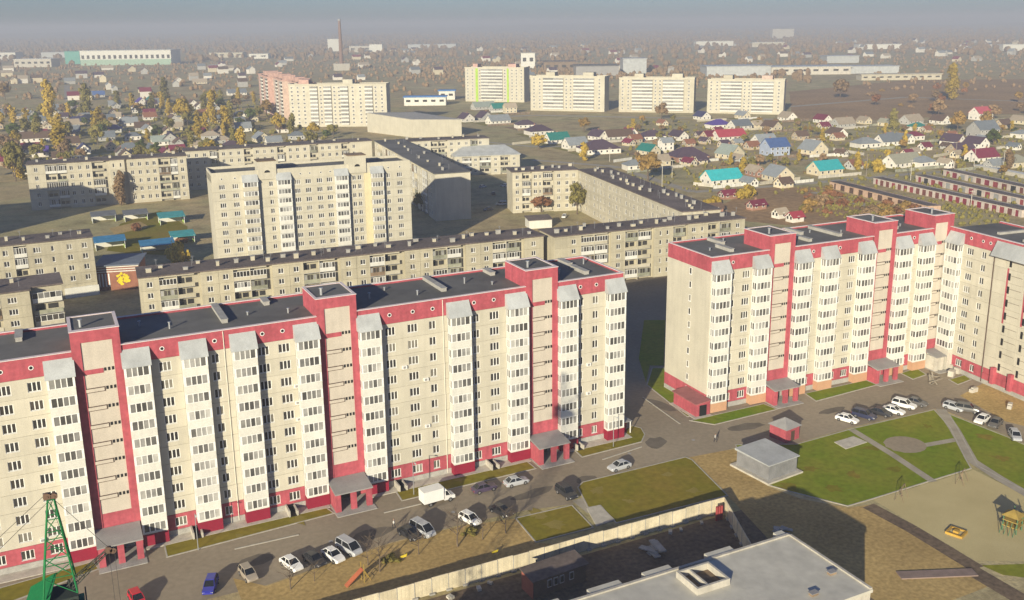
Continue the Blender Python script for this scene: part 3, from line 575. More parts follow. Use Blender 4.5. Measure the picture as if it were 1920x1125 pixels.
# windowed tan block at the back left
o,L=placed('panel_block','five storey tan block half covered by a dark shadow at the left','apartment block',(-99.5,313.9),(-34.6,309.5),GR5)
old_block(o,L,13,[('w',7,[(3.5,2)]),('l',4.6),('l',4),('w',10,[(1.8,2),(5.2,2),(8.4,2)]),('l',5),('g',2.2),('w',6.2,[(1.6,1),(4.6,1)]),('g',1.0),('w',13,[(2,2),(5.2,2),(8.4,2),(11.3,2)]),('l',5),('l',3.2),('w',3.87,[(1.9,2)])],20.0,seed=15,vents=7,chim=False,wm='tan2')
o,L=placed('panel_block','five storey tan block behind the yellow striped tower block','apartment block',(-32.07,334.63),(59.09,328.6),GR5)
n=int(L//16); old_block(o,L,13,([('w',11.5,[(2,2),(5.5,2),(9.2,2)]),('l',3.5)]+[('g',1.0)])*n+[('w',L-16*n,[(2,2)])],19.0,seed=19,vents=8,wm='cream')
F=(59.47,325.39); N=(44.9,206.2)
o,L=placed('panel_block','long tan block running away with dark roof and shaded blank end wall','apartment block',F,N,GR5)
n=int((L-8)//18); old_block(o,L,14.6,([('w',9,[(2,2),(6.5,2)]),('l',4),('l',4),('g',1.0)])*n+[('w',L-18*n,[(3,2),(6,2)])],19.2,seed=21,vents=9,wm='cream',roofm='bitumen')
# three storey block with pitched grey roof
o,L=placed('low_block','cream three storey block with grey pitched roof beside the dark courtyard','apartment block',(97,310.6),(130.2,301.7))
old_block(o,L,20,[('w',4,[(2,2)]),('l',5),('w',4,[(2,2)]),('l',6),('w',5,[(2.5,2)]),('l',5),('w',L-29,[(2.4,2)])],10.2,floors=3,seed=23,vents=0,wm='cream',roofm='bayroof')
b=MB(); b.poly([(-.6,-.6,10.3),(L+.6,-.6,10.3),(L-6,10,14.2),(6,10,14.2)]); b.poly([(L+.6,-.6,10.3),(L+.6,20.6,10.3),(L-6,10,14.2)]); b.poly([(L+.6,20.6,10.3),(-.6,20.6,10.3),(6,10,14.2),(L-6,10,14.2)]); b.poly([(-.6,20.6,10.3),(-.6,-.6,10.3),(6,10,14.2)]); O('pitched_roof',b.mesh('pitched_roof',Mt['bayroof']),o)
o,L=placed('panel_block','far tan five storey block behind the grey roofed low block','apartment block',(74.52,323.55),(119.04,315.37),GR5)
old_block(o,L,12,[('w',14,[(2,2),(5,2),(8,2),(11.5,2)]),('l',4),('l',4),('g',1),('w',12,[(2,2),(6,2),(10,2)]),('l',4),('w',max(3,L-39),[(1.5,2)])],18,seed=27,vents=6,wm='cream')
# L shaped block with vents on the roof, right of the courtyard
A_=(78.8,206.0); B_=(105.5,198.6); C_=(88.6,103.0)
o,L=placed('panel_block','tan five storey L shaped block with vent studded roof by the village houses','apartment block',A_,B_,GR5)
old_block(o,L,13,[('w',4,[(2,2)]),('l',3.6),('g',.6),('w',4.5,[(1.4,2),(3.4,1)]),('l',4),('g',.8),('w',L-17.5,[(2,2),(5.5,2),(8.4,2)])],17.3,seed=31,vents=7,wm='tan2')
w2=O('wing',None,o,(L,0,0),math.atan2(C_[1]-B_[1],C_[0]-B_[0])-math.atan2(B_[1]-A_[1],B_[0]-A_[0]))
L2=math.hypot(C_[0]-B_[0],C_[1]-B_[1])
old_block(w2,L2,13.5,[('w',L2/6,[(2.5,2),(6.2,1),(9.5,2),(13.2,1)])]*6,17.3,seed=33,vents=22,wm='tan2')

# ------------------------------------------------------------------ newer cream block with yellow pilaster
def mid_block():
    o,L=placed('tower_block','cream ten storey block with stepped gable towers and a yellow stripe','apartment block',(-47.4,156.5),(15.3,152.98))
    sx=L/63.0; H=33.0
    k=MB(); k.box(0,L,.13,14,0,H-.9); O('wall_core',k.mesh('wall_core',Mt['cream']),o)
    f=MB(); f.box(0,L,-.03,.3,H-3.2,H); f.box(0,.3,.3,14,H-3.2,H); f.box(L-.3,L,.3,14,H-3.2,H); f.box(0,L,13.7,14,H-3.2,H); O('attic_wall',f.mesh('attic_wall',Mt['cream']),o)
    d=MB(); d.box(.3,L-.3,.3,13.7,H-1.2,H-.8); O('roof_deck',d.mesh('roof_deck',Mt['bitumen']),o)
    zb,fl=4.2,2.85; W=lambda a: a*sx
    def wc(a,b_,wins,m='cream'): wall_col(o,W(a),W(b_),[(W(c),n) for c,n in wins],zb=zb,fl=fl,zlow=.9,wm=m,bm=m)
    wc(0,9.2,[(3.0,3),(7.0,3)]); bay(o,W(9.2),W(13.6),ztop=H-3.4,fl=fl,base='cream',wallm='cream',roofh=2.2); wc(13.6,19.5,[(17.8,2)],'yellow' if 0 else 'cream')
    bay(o,W(19.5),W(23.8),ztop=H-3.4,fl=fl,base='white',roofh=2.2); wc(23.8,37.8,[(26,3),(29.4,3),(33,3),(36.2,3)]); bay(o,W(37.8),W(42.0),ztop=H-3.4,fl=fl,base='white',roofh=2.2)
    wc(42.0,47.5,[(44.2,2),(46,2)]); bay(o,W(49.6),W(53.6),ztop=H-3.4,fl=fl,base='white',roofh=2.2,wallm='cream'); wc(53.6,63,[(55.6,2),(59.4,3)])
    p=MB(); p.box(W(47.5),W(49.6),-.35,.13,.2,H-3.2); O('yellow_pilaster',p.mesh('yellow_pilaster',Mt['yellow']),o)
    for a,b_ in ((14.0,19.6),(42.4,48.2)):
        p=MB(); p.box(W(a),W(b_),-.4,5.5,H-3.0,H+2.6); t=O('stair_head',p.mesh('stair_head',Mt['cream']),o)
        q=MB(); q.box(W(a)-.15,W(b_)+.15,-.55,5.65,H+2.6,H+2.8); O('coping',q.mesh('coping',Mt['oldbrown']),t)
        q=MB(); cx=W((a+b_)/2); q.poly([(cx-.9,-.42,H-.9)]+[(cx-.9*cos(u*pi/8),-.42,H-.9+.8*sin(u*pi/8)) for u in range(1,8)]+[(cx+.9,-.42,H-.9)]); O('lunette',q.mesh('lunette',Mt['dark']),t)
    for a in (3,7,27,30,33.5,36.5,55.6,59.5): porthole(o,W(a),H-2.0)
mid_block()

# ------------------------------------------------------------------ far nine and ten storey blocks
def far_win(n,w,h):
    def mk():
        b=MB(); b.box(-.1,w+.1,-.06,0,-.1,h+.1,0)
        for k in range(n): b.box(w*k/n+.08,w*(k+1)/n-.08,-.09,-.06,.06,h-.06,1)
        return b.mesh('window',[Mt['upvc'],GL[1]])
    return cached(('fw',n,w,h),mk)
def far_balc(w,fl):
    def mk():
        b=MB(); b.box(0,w,-1.0,-.9,0,1.2,0); b.box(0,.1,-.9,0,0,1.2,0); b.box(w-.1,w,-.9,0,0,1.2,0); b.box(.1,w-.1,-.9,0,0,.12,0)
        b.box(.1,w-.1,-.85,-.8,1.2,fl-.25,1); b.box(0,w,-1.0,0,fl-.25,fl-.12,0)
        for k in range(4): b.box(w*k/3-.05,w*k/3+.05,-.9,-.86,1.2,fl-.25,2)
        return b.mesh('balcony',[Mt['white'],GB[1],Mt['oldbrown']])
    return cached(('fb',w,fl),mk)
def far_block(o,L,depth,H,elems,floors=9,wm='cream',heads=(),accent=None,headm='cream'):
    k=MB(); k.box(0,L,0,depth,0,H-1.2); O('wall',k.mesh('wall',Mt[wm]),o)
    p=MB(); p.box(-.2,L+.2,-.2,.3,H-1.2,H); p.box(-.2,L+.2,depth-.3,depth+.2,H-1.2,H); p.box(-.2,.3,.3,depth-.3,H-1.2,H); p.box(L-.3,L+.2,.3,depth-.3,H-1.2,H); O('parapet',p.mesh('parapet',Mt[headm]),o)
    d=MB(); d.box(.3,L-.3,.3,depth-.3,H-1.2,H-.7); O('roof_deck',d.mesh('roof_deck',Mt['brownroof']),o)
    fl=(H-3.2)/floors; tot=sum(e[1] for e in elems); s=L/tot; x=0
    for e in elems:
        w=e[1]*s
        for q in range(floors):
            z=1.6+q*fl
            if e[0]=='w':
                for c in e[2]: O('window',far_win(2,1.5,1.5),o,(x+c*s-.75,-.001,z+.9))
            elif e[0]=='b': O('balcony',far_balc(round(w,1),round(fl,2)),o,(x,-.001,z))
        if e[0]=='a':
            b=MB(); b.box(x,x+w,-.25,-.01,0,H-1.3); O('colour_strip',b.mesh('colour_strip',e[2]),o)
        x+=w
    for (a,b_,hm) in heads:
        b=MB(); b.box(L*a,L*b_,3,depth-3,H-.7,H+3.0); O('lift_head',b.mesh('lift_head',Mt[hm] if isinstance(hm,str) else hm),o)
o,L=placed('far_block','cream ten storey block just beyond the left edge, shading the yard','apartment block',(-200,247),(-133,246))
far_block(o,L,15,31,[('w',8,[2,6]),('b',5)]*5,10,wm='cream')
lime=pmat('lime_green_render',(.36,.55,.06)); pink=pmat('pink_render',(.56,.36,.30),streak=.1); Mt['pinkr']=pink; Mt['palepink']=pmat('pale_pink_render',(.58,.44,.36),streak=.08)
GRF='far blocks in a row beyond the village'
o,L=placed('far_block','cream nine storey block with lime green stripes, first of the far row','apartment block',(298.6,760.2),(342.1,714.2),GRF)
far_block(o,L,16,34.2,[('w',10,[2.5,7]),('a',2.2,lime),('w',3,[1.5]),('b',7),('b',7),('b',6),('w',4,[2]),('a',1.6,lime),('w',14,[3,7,11.5])],10,heads=((.12,.2,'pinkr'),(.72,.85,'pinkr')))
four=[('w',9,[2.5,6.5]),('b',7),('b',7),('w',7,[2,5]),('b',7),('b',7),('w',7,[3.5])]
for p,q,H,lab in (((306.1,630.5),(352.9,580.5),30.8,'cream nine storey block standing right of the green striped one'),((363.3,573.5),(410.9,529.9),29.8,'cream nine storey block second from the right in the far row'),((420.3,523.8),(463.5,477.8),28.8,'cream nine storey block with pinkish lift heads, rightmost of the far row')):
    o,L=placed('far_block',lab,'apartment block',p,q,GRF); far_block(o,L,15,H,four,9,wm='tan2' if 'second' in lab else 'cream',heads=((.2,.32,'tan2'),(.7,.84,'palepink' if 'pinkish' in lab else 'cream')))
pa,pb=(97.21,783),(82.0,606.5)
for k,(t0,t1,off,wm_,lab) in enumerate(((0,.36,0,'pinkr','pink ten storey section farthest back in the stepped cluster'),(.36,.68,5,'palepink','pale pink middle section of the stepped far cluster'),(.68,1,10,'palepink','pale pink section of the stepped cluster next to the cream block'))):
    lp=lambda t:(pa[0]+(pb[0]-pa[0])*t+off,pa[1]+(pb[1]-pa[1])*t+off*.3)
    o,L=placed('far_block',lab,'apartment block',lp(t0),lp(t1),'stepped far cluster')
    far_block(o,L,18-k*2,33.4-k*.3,[('w',8,[2,6]),('b',4)]*2,10,wm=wm_,heads=((.2,.4,'pinkr'),(.65,.8,'pinkr')),headm='pinkr')
o,L=placed('far_block','cream ten storey block with balcony columns in front of the pink one','apartment block',(82.9,604.6),(149.1,567.3))
far_block(o,L,15,32.8,[('w',14,[2,6,10]),('b',5),('w',4,[2]),('b',5),('w',6,[2,5]),('b',5),('w',11,[3,8]),('b',5),('w',9,[2,6])],10,wm='cream',heads=((.1,.2,'pinkr'),(.55,.65,'cream')))
# blank hall
o,L=placed('windowless_hall','large windowless cream hall with grey flat roof','hall',(138.9,485.8),(172.3,476.4))
ca_,sa_=cos(o.rotation_euler.z),sin(o.rotation_euler.z); loc=lambda x,y:((x*ca_+y*sa_),(-x*sa_+y*ca_)); q_=loc(-15.5,52.0)
b=MB(); b.hexa([(0,0,0),(L,0,0),(L+q_[0],q_[1],0),(q_[0],q_[1],0),(0,0,12.4),(L,0,11.4),(L+q_[0],q_[1],13.2),(q_[0],q_[1],13.8)]); O('wall',b.mesh('wall',Mt['cream']),o)
b=MB(); b.hexa([(-.4,-.3,12.42),(L+.3,-.3,11.42),(L+.3+q_[0],q_[1]+.3,13.22),(q_[0]-.4,q_[1]+.3,13.82),(-.4,-.3,12.7),(L+.3,-.3,11.7),(L+.3+q_[0],q_[1]+.3,13.5),(q_[0]-.4,q_[1]+.3,14.1)]); O('roof',b.mesh('roof',Mt['concrete']),o)
for k in range(6):
    b=MB(); b.box(L*k/6-.06,L*k/6+.06,-.08,0,0,11.3); O('pilaster',b.mesh('pilaster',Mt['tan2']),o)
# striped kindergarten annex
o,L=placed('striped_annex','low brown and white striped annex with yellow mural and blue roof','annex',(-82.34,158.83),(-70.66,155.85))
b=MB(); b.box(0,L,0,12,0,7.6); O('wall',b.mesh('wall',pmat('brick_brown',(.28,.12,.075))),o)
for k in range(4):
    b=MB(); b.box(.6+k*.9,.95+k*.9,-.08,0,1.2,5.2); O('white_fin',b.mesh('white_fin',Mt['upvc']),o)
for z in (5.6,6.3,7.0):
    b=MB(); b.box(0,L,-.06,0,z,z+.28); O('white_band',b.mesh('white_band',Mt['white']),o)
b=MB(); r=random.Random(4)
for k in range(40):
    a=r.uniform(0,2*pi); q=r.uniform(0,1)**.5; x,z=L*.62+q*1.9*cos(a),3.4+q*1.7*sin(a); s=r.uniform(.25,.5); b.poly([(x+s*cos(t*pi/3+k),-.05-.0006*k,z+s*sin(t*pi/3+k)) for t in range(6)])
O('yellow_mural',b.mesh('yellow_mural',pmat('yellow_paint',(.70,.55,.02))),o)
b=MB(); b.box(-.4,L+.4,-.8,14,7.6,7.9); O('roof',b.mesh('roof',pmat('slate_blue_sheet',(.16,.19,.24))),o)
# kindergarten pavilions
def pavilion(px,w,d,h,rc,label,rz=0.0,group='kindergarten pavilions'):
    o=T('pavilion',label,'pavilion',(px[0],px[1],0),rz,group)
    for x,y in ((-w/2+.2,-d/2+.2),(w/2-.2,-d/2+.2),(-w/2+.2,d/2-.2),(w/2-.2,d/2-.2)):
        b=MB(); b.tube((x,y,0),(x,y,h),.09); O('post',b.mesh('post',Mt['upvc']),o)
    b=MB(); b.hexa([(-w/2-.3,-d/2-.4,h-.3),(w/2+.3,-d/2-.4,h-.3),(w/2+.3,d/2+.3,h+.7),(-w/2-.3,d/2+.3,h+.7),(-w/2-.3,-d/2-.4,h-.18),(w/2+.3,-d/2-.4,h-.18),(w/2+.3,d/2+.3,h+.82),(-w/2-.3,d/2+.3,h+.82)]); O('roof',b.mesh('roof',rc),o)
    b=MB(); b.box(-w/2+.3,w/2-.3,d/2-.35,d/2-.25,0,h-.1); O('back_wall',b.mesh('back_wall',Mt['white']),o)
    b=MB(); b.box(-w/2+.3,-w/2+.4,-d/2+.4,d/2-.4,0,1.1); b.box(w/2-.4,w/2-.3,-d/2+.4,d/2-.4,0,1.1); O('side_rail',b.mesh('side_rail',pmat('lime_rail',(.35,.5,.12))),o)
tq=pmat('turquoise_sheet',(.06,.33,.33),rough=.5); bl=pmat('sky_blue_sheet',(.05,.22,.40),rough=.5); gs=pmat('dull_grey_sheet',(.16,.17,.18),rough=.6)
pavilion((-49.29,255.61),9.5,7,3.2,tq,'large turquoise pavilion roof in the kindergarten yard')
pavilion((-50.43,215.53),8,6,3.2,tq,'turquoise pavilion beside a red bush next to the cream block')
pavilion((-74.71,219.24),10,6,3.2,bl,'light blue pavilion roof behind the striped annex')
pavilion((-60.29,204.7),11,6,3.2,bl,'deep blue pavilion roof near a yellow shrub')
pavilion((-61.44,269.85),9,6,3.0,gs,'grey pavilion with orange play frames beside it')
pavilion((-73.36,272.83),9,6,3.0,gs,'dark grey pavilion in the shadow at the yard edge')
sheet('yard_lawn',[(-76.21,215.35),(-68.02,263.72),(-50.29,285.95),(-44.66,244.69),(-53.88,193.94),(-69.86,207.24)],.01,'grass','olive lawn of the kindergarten yard')
sheet('yard_path',[(-72.46,256.79),(-60.41,265.54),(-58.13,252.24),(-71.55,242.88)],.016,'dirt','orange earth path in the kindergarten yard')

# ------------------------------------------------------------------ village houses
RC=dict(purple=(.085,.055,.075),teal=(.02,.19,.16),grey=(.26,.28,.29),turq=(.04,.42,.44),maroon=(.19,.03,.055),brown=(.13,.085,.06),blue=(.08,.14,.32),navy=(.05,.05,.13),red=(.36,.05,.07),tan=(.40,.33,.24),olive=(.32,.31,.23),sage=(.28,.32,.28),pinkr=(.5,.1,.13),slate=(.17,.19,.21),violet=(.10,.06,.28),rust=(.27,.12,.07))
WC=dict(white=(.72,.68,.60),cream=(.62,.54,.38),greyw=(.42,.41,.38),brick=(.36,.20,.14),tanw=(.46,.37,.25),bluew=(.40,.46,.58))
def hmat(kind,n): return pmat(('roof_' if kind=='r' else 'wall_')+n,(RC if kind=='r' else WC)[n],rough=.55 if kind=='r' else .85,rnd=.12,var=.08)
HW=lambda: cached('hw',lambda:(lambda b:(b.box(-.65,.65,-.06,0,-.75,.75,0),b.box(-.5,.5,-.09,-.06,-.6,.6,1),b.mesh('window',[Mt['upvc'],GL[1]]))[2])(MB()))
def house(pos,kind,rc,wc,label,d=None,h=None,name='house',rz=None,group='village houses',lod=0,cat='house'):
    x,y,w=pos; r=random.Random(int(x*13+y*7))
    w=max(5.5,min(w,22)); 
    if kind in 'L': L=w*.95; D=d or min(L*.8,9.5); ang=radians(r.uniform(-6,4))
    elif kind=='R': D=d or w*.62; L=min(w*1.0,12); ang=radians(-90+r.uniform(-6,8))
    else: L=w; D=d or w*.75; ang=radians(r.uniform(-12,0))
    if rz is not None: ang=rz
    h=h or (3.0 if kind!='T' else 5.4); rh=D*.42 if kind!='H' else D*.3
    o=T(name,label,cat,(x,y,0),ang,group)
    wm,rm=hmat('w',wc),hmat('r',rc); a,b2=L/2,D/2; ov=.5
    b=MB(); b.box(-a,a,-b2,b2,0,h)
    if kind!='H':
        b.poly([(-a,b2,h),(-a,-b2,h),(-a,0,h+rh)]); b.poly([(a,-b2,h),(a,b2,h),(a,0,h+rh)])
    O('wall',b.mesh('wall',wm),o)
    b=MB(); t=.16
    if kind=='H':
        i=min(a*.7,b2*.95); e0,e1=[(-a-ov,-b2-ov,h-.1),(a+ov,-b2-ov,h-.1),(a+ov,b2+ov,h-.1),(-a-ov,b2+ov,h-.1)],[(-a+i,0,h+rh),(a-i,0,h+rh)]
        b.poly([e0[0],e0[1],e1[1],e1[0]]); b.poly([e0[1],e0[2],e1[1]]); b.poly([e0[2],e0[3],e1[0],e1[1]]); b.poly([e0[3],e0[0],e1[0]]); b.poly(e0[::-1])
    else:
        k=ov*rh/b2
        for s in (-1,1):
            p=[(-a-ov,s*(b2+ov),h-k),(a+ov,s*(b2+ov),h-k),(a+ov,0,h+rh),(-a-ov,0,h+rh)]
            b.hexa([(q[0],q[1],q[2]+.02) for q in p]+[(q[0],q[1],q[2]+t) for q in p])
    ro=O('roof',b.mesh('roof',rm),o)
    if lod<2 and r.random()<.6:
        c=MB(); cx=r.uniform(-.3,.3)*L; c.box(cx-.3,cx+.3,.3,.9,h+rh*.4,h+rh+.9); O('chimney',c.mesh('chimney',hmat('w','brick')),ro)
    if lod<2:
        n=max(1,int(L//3.2))
        for k in range(n): O('window',HW(),o,(-a+L*(k+.5)/n,-b2-.001,1.7))
        if kind=='T':
            for k in range(n): O('window',HW(),o,(-a+L*(k+.5)/n,-b2-.001,4.1))
        if kind!='H':
            for sx,rr in ((-1,-pi/2),(1,pi/2)):
                for yy in (-b2*.45,b2*.45): O('window',HW(),o,(sx*(a+.001),yy,1.7),rr)
                O('window',HW(),o,(sx*(a+.001),0,h+rh*.38),rr,(.8,1,.7))
    return o
HL=[((222.76,456.65,17.31),'H','purple','white','white house with dark purple hipped roof left of a teal roof'),((234.1,499.67,14.4),'H','purple','white','small purple roofed house above the yellow shrubs'),
((209.75,406.47,15.35),'L','teal','white','house with long teal roof beside a blue grey one'),((206.17,376.47,14.67),'L','grey','white','house with blue grey roof and white gable below the teal roof'),
((241.98,407.36,14.28),'R','purple','white','purple roofed house with bright white round windowed gable'),((252.85,400.65,19.95),'L','brown','white','brown roofed house with white gable behind the big purple hip'),((269.58,412.13,10.97),'R','maroon','white','small crimson roofed house with white gable end'),
((208.14,351.52,25.74),'H','purple','white','wide low house with large dark purple hipped roof'),((272.06,388.78,15.62),'H','purple','white','purple hipped house beside a white pointed gable'),((286.98,379.56,12.75),'R','purple','white','house with sharp white gable at the village edge'),
((228.41,328.05,13.24),'R','teal','cream','house with teal roof and cream gable behind the concrete pole'),((248.19,338.89,7.8),'T','grey','white','narrow white two storey house with grey top'),((234.16,298.14,19.93),'H','purple','brick','large house with mauve purple hip and brown side'),((188.74,282.44,11.34),'H','grey','white','grey hipped house with white columns at the lane'),((209.33,288.52,9.32),'L','tan','cream','small cream house by an orange tree'),
((383.06,481.23,13.64),'R','navy','white','tall steep navy roofed house below the far blocks'),((415.3,470.82,11.15),'R','grey','cream','cream gabled house just below the rightmost far block'),((354.03,423.74,15.66),'H','violet','white','house with mauve arched roof by the white cross gable'),((362.38,409.85,16.24),'L','slate','white','slate roofed house with white gable trim'),
((314.83,362.36,24.66),'L','red','white','long low house with bright red roof'),((260.14,292.87,18.33),'R','sage','cream','sage roofed house with cream gable and attic window'),((290.88,290.4,13.71),'T','blue','bluew','two storey white house with blue roof and porch'),((315.52,328.52,14.11),'L','grey','white','grey roofed house behind the blue one'),
((376.86,392.3,14.5),'R','brown','cream','cream gabled house with brown roof up the lane'),((433.1,438.69,15.03),'R','cream' if 0 else 'tan','white','pale gabled house at the edge of the field'),((444,412.06,13.03),'R','maroon','white','white gabled house with maroon roof at the field'),((434.39,381.54,16.38),'L','tan','greyw','tan roofed barn beside the maroon house'),((382.34,334.75,14.2),'R','brown','white','white gabled house with dark roof and veranda'),
((312.96,282.59,19.41),'R','grey','cream','grey roofed house with tall cream gable and long garden wall'),((199.62,223.63,19.06),'L','turq','white','large house with vivid turquoise roof and white gable nearest the waste ground'),((228.82,233.51,9.69),'R','tan','brick','small brown gabled outbuilding between turquoise and grey houses'),((229.32,217.54,16.74),'R','grey','cream','big grey roofed house with cream gable beside a purple gate'),((263.38,221.38,16.29),'L','turq','cream','wide house with turquoise roof and two cream wings'),
((360.57,288.54,14.4),'H','grey','white','pale grey hipped house left of the twin gables'),((379.98,289.08,15.28),'L','slate','white','grey house with twin white dormers'),((396.64,291.68,11.47),'R','slate','white','grey house with white trimmed open gable'),((414.98,300.47,11.07),'H','maroon','white','house with vivid crimson hipped roof'),((461.42,339.02,11.27),'H','teal','white','small white house with bright teal roof'),((492.57,371.52,16.76),'L','tan','greyw','long tan roof behind the teal one'),((509.97,360.39,14.32),'R','brown','white','pale gabled cottage at the field edge'),
((316.35,220.41,24.4),'L','olive','white','large pale villa with olive roof and many wings'),((325.35,215.08,11.9),'H','grey','white','grey annex in front of the large villa'),((413.29,268.69,15.19),'R','purple','white','long purple roofed house behind the villa'),((380.54,236.39,15.34),'L','purple','tanw','low purple roof with long fence'),((561.06,366.08,14.03),'T','pinkr','white','white two storey house with bright pink red roof'),((466.65,289.6,16.24),'T','slate','greyw','grey two storey house below the pink roof'),
((416.49,254.45,13.61),'R','purple','white','purple roofed house with white triangular gable by the right lane'),((368.63,212.84,16.38),'L','maroon','white','house with dark red roof and white gable near the garages'),((365.74,191.15,14.62),'H','olive','cream','big olive hipped house at the right edge'),((557.72,329.84,11.83),'R','tan','cream','small cream house at the upper right edge'),((332.61,206.29,7.3),'R','tan','white','tiny white gabled hut above the garages'),((481.45,273.26,9.76),'H','grey','white','low white house at the right edge'),
((215.75,568.57,15.45),'R','purple','white','purple roof with sharp white gable beside the hall'),((231.78,568.55,17.31),'R','purple','greyw','purple roofed house with pale gable right of the hall'),((230.33,539.28,18.4),'L','grey','white','grey roofed house behind the hall corner'),((278.67,617.08,10.29),'T','tan','cream','small pale yellow house below the far blocks'),((274.67,664.64,29.39),'L','sage','greyw','long sage roof between the hall and the far blocks'),((279.49,641.69,15.35),'L','teal','greyw','teal roofed shed below the green striped block'),
((252.82,380.01,8.31),'L','rust','tanw','small rust roofed shed in a garden'),((304.19,368.92,9.88),'L','maroon','tanw','small maroon shed beside the red roof'),((354.04,338.12,9.1),'L','brown','tanw','small brown garden shed by the lane'),((463.98,389.81,9.63),'R','tan','cream','little cream cottage among poplars'),((465.43,370.64,9.41),'R','olive','cream','little olive roofed cottage among poplars'),((522.44,317.11,10.63),'L','brown','tanw','brown roofed shed on the right'),((347.18,188.9,8.27),'L','grey','greyw','grey shed behind the upper garages')]

for pos,k,rc,wc,lab in HL: house(pos,k,rc,wc,lab)
Mt['plotg']=mat('garden_green',(.19,.19,.05),.95,.2,.2,c2=(.27,.22,.08),spec=.05); Mt['plotb']=mat('garden_soil',(.30,.22,.13),.95,.2,.2,c2=(.22,.16,.10),spec=.05); Mt['ploty']=mat('garden_straw',(.44,.35,.18),.95,.2,.2,c2=(.33,.27,.14),spec=.05)
pr_=random.Random(44)
def plots(lst,where):
    for i,h_ in enumerate(lst):
        x,y,w_=h_[0]; a=radians(pr_.uniform(-6,2)); W2,D2=w_*.5+pr_.uniform(3,7),pr_.uniform(9,15); b=MB()
        b.poly([(-W2,-D2,0),(W2,-D2*pr_.uniform(.8,1),0),(W2*pr_.uniform(.9,1.1),D2,0),(-W2,D2*pr_.uniform(.8,1.1),0)])
        o=struct('garden_plot',b.mesh('garden_plot',Mt[pr_.choice(('plotg','plotg','plotb','ploty'))]),None,(x,y,.02+.0011*i)); o.rotation_euler=(0,0,a)
        if where and pr_.random()<.75:
            n=max(3,int(2*W2//2.4)); fw_=2*W2/n; m=pr_.choice(('palecon','tan2','oldbrown','grime','white'))
            f=T('garden_fence','garden fence in front of the '+' '.join(h_[4].split()[:10]),'fence',(x-W2*cos(a)+D2*sin(a),y-W2*sin(a)-D2*cos(a),0),a,'garden fences')
            pm=cached(('gf',round(fw_,1),m),lambda:(lambda q:(q.box(.05,fw_-.05,-.03,.03,.1,1.6),q.mesh('panel',Mt[m]))[1])(MB())); ps=cached('gpost',lambda:(lambda q:(q.box(-.06,.06,-.07,.07,0,1.75),q.mesh('post',Mt['canopy']))[1])(MB()))
            for k in range(n): O('panel',pm,f,(k*fw_,0,0)); O('post',ps,f,(k*fw_,0,0))
plots(HL,True)
# the left neighbourhood: notable roofs, then the muted ones in lanes
LL=[((-28.81,1059.4,14.63),'L','blue','greyw','vivid blue roofed house among the yellow poplars'),((17.27,936.32,25.79),'R','teal','white','large house with dark teal roof in the left neighbourhood'),((3.39,913.01,15.29),'R','violet','white','violet roofed house with white gable beside the teal one'),((-43.36,639.6,12.86),'H','violet','greyw','house with mauve hipped roof below the poplar avenue'),((-99.34,537.36,10.17),'L','maroon','greyw','dark red roofed house behind the tan block at the left'),((-94.08,513.69,9.86),'L','violet','white','bright violet roofed house next to the dark red one'),((-33.59,750.77,10.08),'L','greyw' if 0 else 'tan','white','small pale roofed house right of the avenue'),((-43.27,506.48,13.49),'H','slate','tanw','slate hipped house just behind the tan block'),((44.15,593.25,12.01),'L','grey','white','grey roofed house left of the cream far block'),((41.5,516.81,14.5),'R','grey','cream','cream gabled house just behind the middle tan block'),((3.76,669.32,25.66),'R','brown','greyw','large brown roofed house with grey ridge'),((-14.69,537.38,19.39),'R','purple','greyw','dark purple roofed house close behind the tan block'),((-95.13,604.53,26.09),'L','brown','white','long brown shed roof with pale wall at the left'),((-94,746.78,13.26),'L','slate','white','slate roof with shining white gable left of the poplars'),((115.22,998.5,34.4),'L','slate','white','long white barn beside the pink block'),((91.81,1306.95,18.21),'R','tan','white','small white gabled house beyond the teal roof'),((113.93,1259.72,19.26),'L','tan','cream','small cream cottage in the brown orchard'),((-21.78,534.91,10.69),'L','sage','white','pale house with sage roof among shrubs'),((-34.57,578.23,10.48),'H','slate','white','pale cottage with slate hip by the lane')]
for pos,k,rc,wc,lab in LL: house(pos,k,rc,wc,lab,group='houses of the left neighbourhood')
r=random.Random(21); used=[(p[0][0],p[0][1]) for p in LL]
cot=[]
while len(cot)<95:
    x=r.uniform(-330,70); y=r.uniform(360,900)
    # inside the left neighbourhood: left of the pink block, behind the tan blocks
    dx,dy=x+92.1,y+142.5; a=math.degrees(math.atan2(dy,dx)); dist=math.hypot(dx,dy)
    if not(74<a<92 and 520<dist<1050): continue
    if any(math.hypot(x-u[0],y-u[1])<17 for u in used): continue
    if 40<x<180 and y<640 and a<75.5: continue
    used.append((x,y)); rc=r.choice(['brown','slate','slate','purple','grey','brown','rust','tan','grey','maroon','navy']); cot.append((int((dist-520)//90),-a,x,y,rc,r.choice(['white','greyw','cream','tanw','greyw']),r.uniform(8,13),r.choice('LRRLH')))
cot.sort(); seen={}; plots(LL,False); plots([((c_[2],c_[3],c_[6]),) for c_ in cot],False)
for lane,a,x,y,rc,wc,w_,k in cot:
    col_={'brown':'brown','slate':'slate','purple':'dull purple','grey':'pale grey','rust':'rusty','tan':'tan','maroon':'maroon','navy':'navy'}[rc]
    i=seen.get((lane,rc),0); seen[(lane,rc)]=i+1
    house((x,y,w_),k,rc,wc,'%s %s roof from the left in the %s lane of the left neighbourhood'%(ordn(i),col_,['nearest','second','third','fourth','fifth','farthest'][lane]),group='cottages of the left neighbourhood',lod=1)

